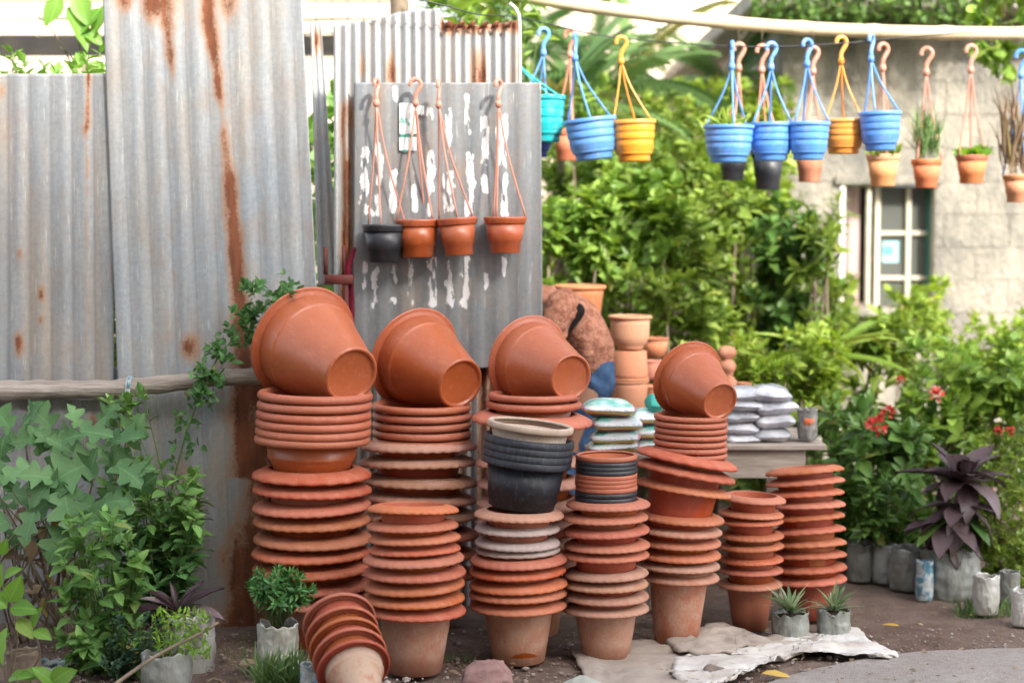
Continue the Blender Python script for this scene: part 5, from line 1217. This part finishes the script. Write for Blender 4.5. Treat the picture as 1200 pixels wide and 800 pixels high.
o = stuff_leaves('leaf_litter', its, L_DEAD); tag(o, 'dry leaf litter and straw scattered on the soil', 'leaf litter', kind='stuff')

# ------------------------------------------------------------------ right side garden
G5 = 'leafy shrubs in the garden'
base = W(1118, 690, 7.55)
t = growbag('purple_cordyline', 'large plant with drooping dark purple leaves in a grey sack', 1112, 700, 640, 34, groundY(700)+.1, BAGG, seed=21, cat='potted plant', crumple=.1)
Mi = (Matrix.Translation(t.location) @ t.rotation_euler.to_matrix().to_4x4()).inverted(); Yc = groundY(700)+.08
def cord(hub, n, L0, L1, e0, e1, mat=L_PURP):
    for i in range(n):
        a = 2.4*i+U(-.3, .3); el = e0+(e1-e0)*i/n; d = Vector((math.cos(a)*math.cos(el), math.sin(a)*math.cos(el), math.sin(el)))
        o = bpy.data.objects.new('leaf', leaf_me('strap', mat)); COL.objects.link(o); o.parent = t; o.matrix_local = Mi @ orient(hub, d, Vector((0, 0, 1)), U(L0, L1), 1.15)
cord(W(1128, 565, Yc), 24, .20, .30, -.2, 1.25); cord(W(1124, 592, Yc-.03), 12, .2, .28, -.6, .4); cord(W(1118, 600, Yc-.03), 7, .2, .26, -1.0, .1, L_SHADE)
cord(W(1110, 612, Yc-.03), 14, .18, .24, -.9, .3); B().tube([Mi @ W(1112, 650, Yc), Mi @ W(1118, 610, Yc), Mi @ W(1126, 560, Yc)], .008, 8).obj('stem', STEM_B, t)
for (lab, px, b_y, t_y, hw, mt, sd_) in (('pale grow bag with ragged top in front of right hand shrubs', 1155, 719, 672, 15, BAGW, 22), ('grey grow bag left of the slim blue bag', 1062, 690, 640, 20, BAGG, 23), ('slim pale blue grow bag under the purple plant', 1083, 703, 655, 10, BAGB, 24),
     ('dark worn grow bag at the back beside the rightmost stack', 1008, 680, 634, 16, BAGG, 25), ('dark grow bag second along the back row', 1036, 682, 636, 14, BAGG, 26), ('beige grow bag cut by the right edge of the photo', 1199, 732, 690, 14, BAGW, 27), ('dim grow bag between the pale bag and the purple plant sack', 1182, 706, 668, 12, BAGG, 28)):
    growbag('grow_bag', lab, px, b_y, t_y, hw, groundY(b_y)+.04, mt, seed=sd_, group='grow bags along the garden edge')
# palms
def palm(label, hub, n, L0, L1, e0, e1, mat, ll=.28, curl=.5, wid=.05, trunk=True, name='palm', arc=(0, 6.28), cat='palm'):
    fm = frond_me(mat, 24, ll, curl, wid); base = Vector((hub.x, hub.y, 0)); t = thing(name, label, cat, base, group='palms and ferns behind the hanging pots')
    for i in range(n):
        a = arc[0]+(arc[1]-arc[0])*((i*.618) % 1); el = U(e0, e1); d = Vector((math.cos(a)*math.cos(el), math.sin(a)*math.cos(el), math.sin(el)))
        o = bpy.data.objects.new('frond', fm); COL.objects.link(o); o.parent = t; o.matrix_local = Matrix.Translation(-base) @ orient(hub, d, Vector((0, 0, 1)), U(L0, L1))
    if trunk: B().tube([Vector((0, 0, 0)), hub-base], [.05, .03], 10).obj('trunk', STEM_B, t)
def shrub(label, x0, x1, y0, y1, Y0, Y1, n, mat, kinds, size, nobj=120, base=None, name='garden_shrub', per=6, droop=.15, stemr=.006, up=.5, grp=G5):
    bx = ((x0+x1)/2-600)/PM((Y0+Y1)/2); bp = Vector((bx, (Y0+Y1)/2, 0)) if base is None else Vector(base)
    return plant(name, label, 'shrub', bp, tipsin(x0, x1, y0, y1, Y0, Y1, n), mat, kinds, size, per, nobj, grp, STEM_B, stemr, .9, droop, 0, up)
shrub('glossy dark green shrub with red flowers beside the wooden table', 965, 1085, 470, 640, 7.9, 8.4, 58, L_SHADE, ['ovate', 'lance'], .12, 240, name='flowering_shrub')
shrub('fine leaved green shrub at the right edge behind grow bags', 1140, 1220, 480, 690, 7.7, 8.1, 70, L_MID, ['ovate'], .045, 220, per=8)
shrub('low dark shrub behind the rightmost pot stack', 860, 1000, 540, 640, 8.0, 8.6, 40, L_SHADE, ['ovate'], .09, 90)
shrub('broad leaved shrub above the purple plant', 1060, 1215, 400, 520, 8.2, 8.8, 60, L_MIDB, ['broad', 'ovate'], .10, 240)
shrub('yellow green narrow leaved shrub behind the grey plastic bags', 855, 990, 385, 480, 8.3, 8.9, 80, L_YEL, ['lance', 'ovate'], .085, 260)
shrub('light green shrub below the barred window', 940, 1090, 365, 470, 8.8, 9.4, 60, L_MID, ['lance', 'ovate'], .10, 200)
shrub('pale flowering shrub at right below the plaster wall', 1080, 1230, 365, 440, 9.0, 9.8, 60, L_YEL, ['ovate'], .07, 200)
shrub('bright leafy shrub just right of the grey peeling sheet', 628, 720, 200, 345, 8.9, 9.3, 56, L_MIDB, ['broad', 'ovate'], .095, 240)
shrub('sunlit round leaved shrub under the orange hanging pot', 700, 800, 195, 330, 9.0, 9.5, 60, L_MIDB, ['broad'], .11, 240)
shrub('green shrub behind the clay pot column', 730, 850, 310, 420, 8.8, 9.3, 50, L_MID, ['ovate', 'lance'], .095, 200)
shrub('tall dense shrub under the row of three blue pots', 790, 890, 215, 390, 9.1, 9.7, 70, L_MID, ['ovate', 'broad'], .09, 260)
shrub('tall dark shrub left of the barred window', 880, 965, 225, 400, 9.3, 9.9, 60, L_SHADE, ['ovate'], .10, 240)
shrub('leafy sapling reaching up left of the house wall', 930, 985, 225, 330, 9.2, 9.6, 16, L_MID, ['lance'], .13, 90)
shrub('distant light green bush behind the left blue pots', 700, 860, 95, 230, 10.2, 11.2, 80, L_MID, ['ovate'], .10, 150, per=5)
shrub('distant bush filling the gap behind the blue pot row', 820, 935, 85, 240, 10.6, 11.4, 70, L_YEL, ['ovate'], .10, 150, per=5)
shrub('small bushy weed under the wooden table', 880, 925, 535, 560, 8.0, 8.15, 8, L_MID, ['ovate'], .06, 40)
shrub('loose leafy shrub rising between the tilted blue and orange pots', 640, 735, 95, 225, 9.4, 10.0, 34, L_MIDB, ['ovate', 'lance'], .11, 150)
shrub('loose shrub with bright tips left of the largest blue pot', 745, 830, 110, 230, 9.4, 10.0, 34, L_MID, ['ovate', 'lance'], .10, 150)
shrub('pale leafy shrub behind the three blue pots and black pots', 830, 925, 150, 250, 9.6, 10.2, 34, L_YEL, ['ovate', 'lance'], .10, 150)
shrub('leafy stems overlapping the house wall beside the window', 955, 1000, 320, 400, 9.6, 10.2, 16, L_MID, ['ovate', 'lance'], .10, 80)
shrub('tall weeds reaching up the window sill', 1040, 1110, 330, 400, 9.6, 10.2, 22, L_YEL, ['lance', 'ovate'], .10, 100)
shrub('dark leafy shrub drooping over the back row of grow bags', 995, 1080, 560, 650, 7.75, 8.1, 34, L_SHADE, ['ovate', 'lance'], .10, 160)
shrub('dense small leaved shrub at right behind the pale grow bag', 1140, 1215, 570, 690, 7.55, 7.8, 40, L_MID, ['ovate'], .045, 180, per=8)
palm('pale arching fern like plant in front of the barred window', W(965, 415, 8.7), 14, .3, .5, -.1, .8, L_YEL, ll=.22, curl=.45, wid=.05, trunk=False, name='arching_fern', cat='fern')
# flowers on the ixora
t = thing('flower_clusters', 'red orange flower heads on the dark shrub at right', 'flowers', W(1060, 500, 7.9))
t['label'] = 'red orange flower heads scattered over the garden shrubs at right'
for (px, py, s_) in [(1027, 499, 13), (1040, 484, 9), (1097, 463, 10), (1170, 505, 6), (1184, 505, 6), (1178, 634, 6), (1055, 446, 6)]:
    p = W(px, py, 7.7 if py > 470 else 8.2); its = []
    for i in range(26): d = rv()+Vector((0, -.3, .5)); its.append(('ovate', Matrix.Translation(-Vector(t.location)) @ orient(p+d.normalized()*s_/PM(7.8)*.5, d+rv()*.7, rv(), s_/PM(7.8)*.75)))
    o = stuff_leaves('flower_head', its, L_BLOOM, t); del o['kind']
palm('palm with drooping fronds behind the teal and blue pots', W(655, 130, 9.9), 20, .5, .8, .0, 1.3, L_PALM)
palm('palm with dark arching fronds behind the orange pot', W(715, 105, 10.4), 18, .6, .95, .1, 1.2, L_PALM)
palm('fern like palm with low fronds under the orange pot', W(790, 215, 9.9), 14, .4, .65, .0, 1.1, L_MID)
palm('palm at the back between the screen and the far wall', W(600, 60, 10.6), 16, .6, .9, .0, 1.3, L_PALM)
palm('palm with dark fronds over the gap beside the house', W(850, 95, 11.5), 14, .5, .9, .0, 1.2, L_PALM)
# trees at back
def tree(label, px, Y, ztop, rad, n, mat, size, name='tree', sub=None):
    x = (px-600)/PM(Y); t = thing(name, label, 'tree', (x, Y, 0), group='trees beyond the garden'); top_ = Vector((0, 0, ztop))
    tb2 = B(); tb2.tube([(0, 0, 0), (.05, .03, ztop*.45), (0, 0, ztop*.8)], [.11, .08, .04], 10); br_ = []
    for i in range(9):
        a = i*2.4; p0_ = Vector((0, 0, ztop*U(.45, .75))); p1_ = p0_+Vector((math.cos(a)*rad*.8, math.sin(a)*rad*.8, U(.1, .5)*rad)); tb2.tube([p0_, p0_.lerp(p1_, .5)+Vector((0, 0, .05)), p1_], [.035, .02, .01], 6); br_.append(p1_)
    tb2.obj('trunk', STEM_B, t); its = []
    for i in range(n):
        cc_ = random.choice(br_); q = in_ell(cc_*.9+Vector((0, 0, .1)), (rad*.55, rad*.55, rad*.4), .4); its += whorl(q, rv()+Vector((0, 0, 1)), 6, size, .9, .5)
    stuff_leaves('crown', [(random.choice(['ovate', 'lance']), M_) for M_ in its], mat, t); return t
tree('dark leafed tree rising behind the ribbed screen', 560, 11.8, 3.0, 1.0, 260, L_MID, .11)
tree('leafy tree behind the palms at upper middle', 690, 12.8, 2.7, 1.0, 260, L_SHADE, .12)
tree('sunlit small tree behind the blue pot row', 870, 13.2, 2.7, 1.0, 240, L_MID, .12)
# dense hedge filler
its = []
for i in range(3600):
    px, py = U(560, 1000), U(190, 640); Yq = U(10.0, 10.7); p = W(px, py, Yq)
    if px > 925 and py < 330: continue
    its.append(('ovate', orient(p, rv()+Vector((0, -.4, .2)), rv(), U(.07, .12))))
o = stuff_leaves('hedge', its, L_MID); tag(o, 'dense dark hedge mass behind the garden shrubs', 'hedge', kind='stuff')
its = []
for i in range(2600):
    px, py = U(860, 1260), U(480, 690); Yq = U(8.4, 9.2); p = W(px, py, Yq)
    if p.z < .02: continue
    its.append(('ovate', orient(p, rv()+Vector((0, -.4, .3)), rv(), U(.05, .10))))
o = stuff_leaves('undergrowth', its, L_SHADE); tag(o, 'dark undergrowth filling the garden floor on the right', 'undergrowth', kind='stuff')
its = [( 'ovate', orient(W(U(880, 1170), -18+46*R()**1.5-abs(U(-8, 8)), U(10.4, 11.3)), rv()+Vector((0, -.4, -.2)), rv(), U(.03, .06))) for _ in range(5200)]
o = stuff_leaves('roof_creeper', its, L_MOSS); tag(o, 'mossy green creeper covering the roof edge of the block house', 'creeper', kind='stuff')
# broad leaved vine top right
tps = tipsin(1140, 1215, -25, 60, 9.0, 9.4, 26)+tipsin(1150, 1190, 60, 90, 9.1, 9.3, 7)
plant('hanging_creeper', 'broad leaved creeper hanging at the upper right over the pole', 'creeper', W(1200, -60, 9.4), tps, L_MIDB, ['broad', 'ovate'], .12, 5, 120, None, STEM_B, .005, droop=.7, upright=0)
# plants behind the fence, upper left
plant('leafy_bush', 'bright leafy bush peeking over the shorter left sheet', 'bush', Vector((W(60, 80, 7.7).x, 7.7, 0)), tipsin(-20, 122, 60, 96, 7.5, 7.9, 26), L_BRIGHT, ['ovate', 'lance'], .10, 6, 140, None, droop=.4)
plant('leafy_bush', 'green leaves glimpsed through the wedge gap between two left sheets', 'bush', Vector((W(136, 400, 7.5).x, 7.5, 0)), tipsin(122, 150, 300, 450, 7.35, 7.6, 22), L_MID, ['ovate'], .10, 6, 60, None)
base = Vector((W(100, 80, 8.0).x, 8.0, 0)); t = thing('sapling', 'thin sapling with large bright leaves left of the tall sheet', 'sapling', base)
for x, y in ((88, 20), (100, 10), (70, 55), (38, 12), (112, 30)): twig(t, base, [W(100, 110, 8.0), W((x+98)/2, (y+80)/2, 8.0), W(x, y, 7.98)], .005, STEM_B)
fixedleaves(t, [(80, 8, 300, 60, 7.95, .3, .8), (108, 45, 60, 70, 7.95, .2, .8), (70, -5, 250, 40, 7.95, .2, 1), (100, 35, 320, 30, 7.95, .3, 1), (98, 60, 250, 26, 7.95, .3, 1), (112, 70, 270, 28, 7.95, .3, 1.2), (90, -10, 290, 46, 7.95, .3, 1), (118, 10, 230, 40, 7.95, .3, 1)], L_BRIGHT, 'ovate', base, 0)
plant('leafy_bush', 'bright broad leaves filling the gap behind the narrow strip', 'bush', Vector((W(380, 200, 8.4).x, 8.4, 0)), tipsin(358, 412, 70, 420, 8.2, 8.7, 36), L_BRIGHT, ['broad', 'ovate'], .18, 5, 90, None)
plant('leafy_bush', 'green leaves rising above the ragged rusty edge of the screen', 'bush', Vector((W(560, 40, 8.6).x, 8.6, 0)), tipsin(505, 640, -30, 60, 8.4, 9.0, 40), L_MIDB, ['lance', 'ovate'], .16, 6, 150, None)
o2 = thing('bare_tree', 'thin dark brown bare tree stem above the ribbed screen', 'tree'); B().tube(bez([W(466, 60, 8.6), W(468, 0, 8.6), W(464, -60, 8.6)], 4), .045, 12).obj('trunk', STEM_B, o2)
B().tube([W(466, 60, 8.6), Vector((W(466, 60, 8.6).x, 8.6, 0))], .05, 12).obj('trunk', STEM_B, o2)
o = B().tube([Vector((W(906, 300, 9.9).x, 9.9, 0)), W(906, 226, 9.9)], .022, 8).obj('post', PLAST); tag(o, 'pale concrete post standing among the shrubs left of the window', 'post')

# ------------------------------------------------------------------ person bending behind the stacks
def skin(name, chain, mat, parent=None, sub=2):
    """chain: list of (verts [(pos, r)], parent index list)"""
    me = bpy.data.meshes.new(name); vs2 = [c_[0] for c_ in chain]; es = [(c_[2], i) for i, c_ in enumerate(chain) if c_[2] is not None]
    me.from_pydata([tuple(v_) for v_ in vs2], es, []); o = bpy.data.objects.new(name, me); COL.objects.link(o)
    md = o.modifiers.new('Skin', 'SKIN'); md.use_smooth_shade = True
    for i, c_ in enumerate(chain):
        r_ = c_[1]; me.skin_vertices[0].data[i].radius = (r_, r_) if not isinstance(r_, tuple) else r_; me.skin_vertices[0].data[i].use_root = (i == 0)
    o.modifiers.new('Sub', 'SUBSURF').levels = sub; o.modifiers['Sub'].render_levels = sub
    bpy.context.view_layer.update(); dg = bpy.context.evaluated_depsgraph_get(); me2 = bpy.data.meshes.new_from_object(o.evaluated_get(dg)); bpy.data.objects.remove(o)
    me2.materials.clear(); me2.materials.append(mat); me2.polygons.foreach_set('use_smooth', [True]*len(me2.polygons))
    o = bpy.data.objects.new(name, me2); COL.objects.link(o)
    if parent: o.parent = parent
    return o
SKIN = gen('brown_skin', (.22, .11, .07), (.26, .14, .09), 6, .5, .4, bump=.1)
m = N('brown_patterned_shirt'); v = m.coords((1, 1, 1), rnd=False); vr = m.n('ShaderNodeTexVoronoi'); vr.inputs['Scale'].default_value = 70; m.l(v, vr.inputs['Vector'])
c = m.mix(m.ramp(m.noise(v, 25, 5), .4, .6), (.20, .08, .05), (.32, .15, .10)); c = m.mix(m.ramp(vr.outputs[0], .2, .35, .5, 0), c, (.42, .25, .19)); m.col(c); m.rough(.9, .1)
m.bump(m.math('ADD', m.noise(m.coords((1, 1, 2.5), rnd=False), 16, 4), m.math('MULTIPLY', vr.outputs[0], .3)), .5, .02); SHIRT = m.m
JEAN = gen('blue_denim', (.012, .03, .08), (.05, .10, .19), 9, .85, .2, bump=.6, bscale=14, bdist=.02)
YPn = 7.85; pp_ = lambda x, y, dy=0: W(x, y, YPn+dy)
hip = pp_(692, 446); che = pp_(672, 385); sho = pp_(648, 356); nk = pp_(630, 344); hd = pp_(612, 332, -.03)
person = thing('person', 'person in brown patterned shirt and blue jeans bending behind the pots', 'person', (hip.x, hip.y, 0)); pb = Vector(person.location)
L = lambda p: p-pb
kn1 = Vector((hip.x-.14, YPn-.12, .50)); kn2 = Vector((hip.x-.10, YPn+.14, .50)); an1 = Vector((hip.x+.04, YPn-.12, .07)); an2 = Vector((hip.x+.08, YPn+.14, .07))
elb = pp_(648, 408, -.24); wr = pp_(618, 440, -.28); elb2 = pp_(640, 410, .2); wr2 = pp_(612, 436, .05)
bodych = [(L(hip), .09, None), (L(pp_(690, 420)), .085, 0), (L(che), .09, 1), (L(sho), .08, 2), (L(nk), .055, 3), (L(hd), .07, 4),
  (L(hip+Vector((-.03, -.09, -.05))), .085, 0), (L(kn1), .055, 6), (L(an1), .035, 7), (L(an1+Vector((-.17, 0, -.045))), .028, 8),
  (L(hip+Vector((-.03, .09, -.05))), .085, 0), (L(kn2), .055, 10), (L(an2), .035, 11), (L(an2+Vector((-.17, 0, -.045))), .028, 12),
  (L(sho+Vector((0, -.16, -.03))), .05, 3), (L(elb), .036, 14), (L(wr), .024, 15), (L(sho+Vector((0, .16, -.03))), .05, 3), (L(elb2), .036, 17), (L(wr2), .024, 18)]
skin('body', bodych, SKIN, person)
# head: sphere with nose, ears, eyes, hair (turned down to the left, behind the sheet)
bm = bmesh.new(); bmesh.ops.create_uvsphere(bm, u_segments=32, v_segments=24, radius=1)
for v_ in bm.verts:
    x, y, z = v_.co; v_.co.x *= 1+(-.18 if z < 0 else 0)*abs(z); v_.co = Vector((v_.co.x*.098, y*.077, z*.118))
    nose = math.exp(-((y/.18)**2+((z+.12)/.22)**2))*(x < 0); v_.co.x -= .018*nose*(1 if z > -.3 else .4)
    eye = sum(math.exp(-(((y-s_)/.14)**2+((z-.08)/.1)**2)) for s_ in (-.38, .38))*(x < 0); v_.co.x += .008*eye
    v_.co.x -= .006*math.exp(-((y/.3)**2+((z+.5)/.07)**2))*(x < 0)
vs2 = [v_.co.copy() for v_ in bm.verts]; bm.verts.index_update(); fs2 = [[q.index for q in f.verts] for f in bm.faces]; bm.free()
Mh = Matrix.Translation(L(pp_(606, 318, -.03))) @ Matrix.Rotation(math.radians(-35), 4, 'Y')
mk('head', [Mh @ v_ for v_ in vs2], fs2, SKIN, person)
HAIR = gen('black_hair', (.01, .008, .007), (.03, .025, .02), 60, .5, bump=.5)
mk('hair', [Mh @ (Vector((max(v_.x, -.055 if v_.z > .04 else -.01)*1.08, v_.y*1.1, v_.z*1.09)) if v_.z > -.055 else v_*.9) for v_ in vs2], fs2, HAIR, person)
for s_ in (-1, 1):
    B().lathe([(0, -.008), (.014, -.008), (.019, 0), (.014, .008), (0, .004)], 14, close=False, M=Mh @ Matrix.Translation((.005, s_*.078, -.005)) @ Matrix.Rotation(math.pi/2, 4, 'X') @ Matrix.Diagonal((1, 1.6, 1, 1))).obj('ear', SKIN, person)
    B().lathe([(0, -.011), (.008, -.008), (.011, 0), (.008, .008), (0, .011)], 12, close=False, M=Mh @ Matrix.Translation((-.080, s_*.029, .01))).obj('eye', REVEAL, person)
for wq, eq in ((wr, elb), (wr2, elb2)):   # hands with five fingers
    d = (wq-eq).normalized(); sdv = d.cross(Vector((0, 0, 1))).normalized(); dn = d.cross(sdv).normalized(); p0_ = wq
    ch = [(L(p0_), .022, None), (L(p0_+d*.05), (.036, .016), 0), (L(p0_+d*.085), (.036, .014), 1)]
    skin('hand', ch, SKIN, person, 1)
    for i, (off, ln) in enumerate(((-.030, .062), (-.010, .074), (.010, .070), (.029, .055))):
        q = p0_+d*.09+sdv*off; skin('finger', [(L(q-d*.02), .0085, None), (L(q+d*ln*.4), .008, 0), (L(q+d*ln*.72+dn*.014), .0075, 1), (L(q+d*ln*.9+dn*.034), .006, 2)], SKIN, person, 1)
    q = p0_+d*.03-sdv*.03; skin('finger', [(L(q+sdv*.01), .010, None), (L(q+d*.03-sdv*.02+dn*.01), .0095, 0), (L(q+d*.058-sdv*.026+dn*.02), .007, 1)], SKIN, person, 1)
def loft(rings, n=56):
    b_ = B(); vs2 = []; m_ = len(rings); P = [r_[0] for r_ in rings]
    for i, (p, rx, ry) in enumerate(rings):
        d = (P[min(i+1, m_-1)]-P[max(i-1, 0)]).normalized(); yv = Vector((0, 1, 0)); yv = (yv-d*yv.dot(d)).normalized(); xv = yv.cross(d)
        vs2 += [p+xv*rx*math.cos(2*math.pi*k/n)+yv*ry*math.sin(2*math.pi*k/n) for k in range(n)]
    fs2 = [(i*n+k, i*n+(k+1) % n, (i+1)*n+(k+1) % n, (i+1)*n+k) for i in range(m_-1) for k in range(n)]+[tuple(range(n-1, -1, -1)), tuple((m_-1)*n+k for k in range(n))]
    b_.add(vs2, fs2); return b_
def dense(keys, k=12):
    P = bez([k_[0] for k_ in keys], k); out = []
    for i, p in enumerate(P):
        t_ = min(i/k, len(keys)-1.0001); j = int(t_); f = t_-j; f = f*f*(3-2*f)
        out.append((p, keys[j][1]*(1-f)+keys[j+1][1]*f, keys[j][2]*(1-f)+keys[j+1][2]*f))
    return out
LP = lambda x, y, dy=0: L(pp_(x, y, dy))
jb = loft(dense([(LP(690, 420), .095, .13), (LP(691, 428), .108, .145), (LP(694, 443), .105, .15), (LP(686, 462), .10, .145), (L(Vector((hip.x-.05, YPn, .68))), .095, .14)]))
for sy_, kn_, an_ in ((-.085, kn1, an1), (.085, kn2, an2)):
    q = loft(dense([(L(Vector((hip.x-.03, YPn+sy_, .78))), .09, .09), (L(kn_.lerp(hip, .4)), .085, .085), (L(kn_), .07, .07), (L(kn_.lerp(an_, .5)), .062, .062), (L(an_+Vector((0, 0, .02))), .055, .055)])); jb.add(q.v, q.f)
o = jb.obj('jeans', JEAN, person)
for v_ in o.data.vertices: q = v_.co; v_.co += mnoise.noise_vector(Vector((q.x*7, q.y*7, q.z*20+q.x*12)))*.013
sb_ = loft(dense([(LP(686, 433), .112, .155), (LP(686, 424), .120, .165), (LP(684, 402), .122, .17), (LP(672, 380), .122, .17), (LP(652, 366), .105, .16), (LP(636, 356), .09, .13), (LP(622, 346), .065, .08)]))
so_ = sb_.obj('shirt', SHIRT, person)
q = loft(dense([(LP(662, 352, -.10), .05, .055), (LP(660, 358, -.17), .068, .062), (LP(652, 376, -.22), .064, .06), (LP(645, 396, -.25), .058, .056), (LP(641, 408, -.26), .052, .05)])); sl1 = q.obj('sleeve', SHIRT, person)
q = loft(dense([(LP(650, 356, .10), .05, .055), (LP(648, 366, .17), .066, .06), (LP(644, 384, .2), .06, .056), (LP(640, 404, .2), .052, .05)])); sl2 = q.obj('sleeve', SHIRT, person)
for oo, am_ in ((so_, .020), (sl1, .018), (sl2, .016)):
    for v_ in oo.data.vertices:
        q = v_.co; w_ = mnoise.noise(Vector(((q.x+q.z*.9)*10, q.y*5, (q.z-q.x*.9)*34))); w_ = (1-abs(w_)*2.6)*(.6+.8*mnoise.noise(q*6)); n_ = v_.normal
        v_.co += n_*(w_*.5*am_)+mnoise.noise_vector(q*9)*am_*.3
q = loft(dense([(LP(673, 354, -.165), .006, .02), (LP(678, 364, -.18), .028, .03), (LP(670, 380, -.185), .018, .03), (LP(655, 399, -.175), .014, .03)])); q.obj('arm_gap_shade', gen('black_gap_shade', (.012, .01, .01), (.02, .018, .018), 10, .95, .1), person)  # black strip standing in for the shade between sleeve and torso
for s_ in (an1, an2):
    B().box(-.2, .06, -.045, .045, -.06, .0, M=Matrix.Translation(L(s_+Vector((0, 0, -.009)))), c=.015).obj('shoe', BLACKP, person)
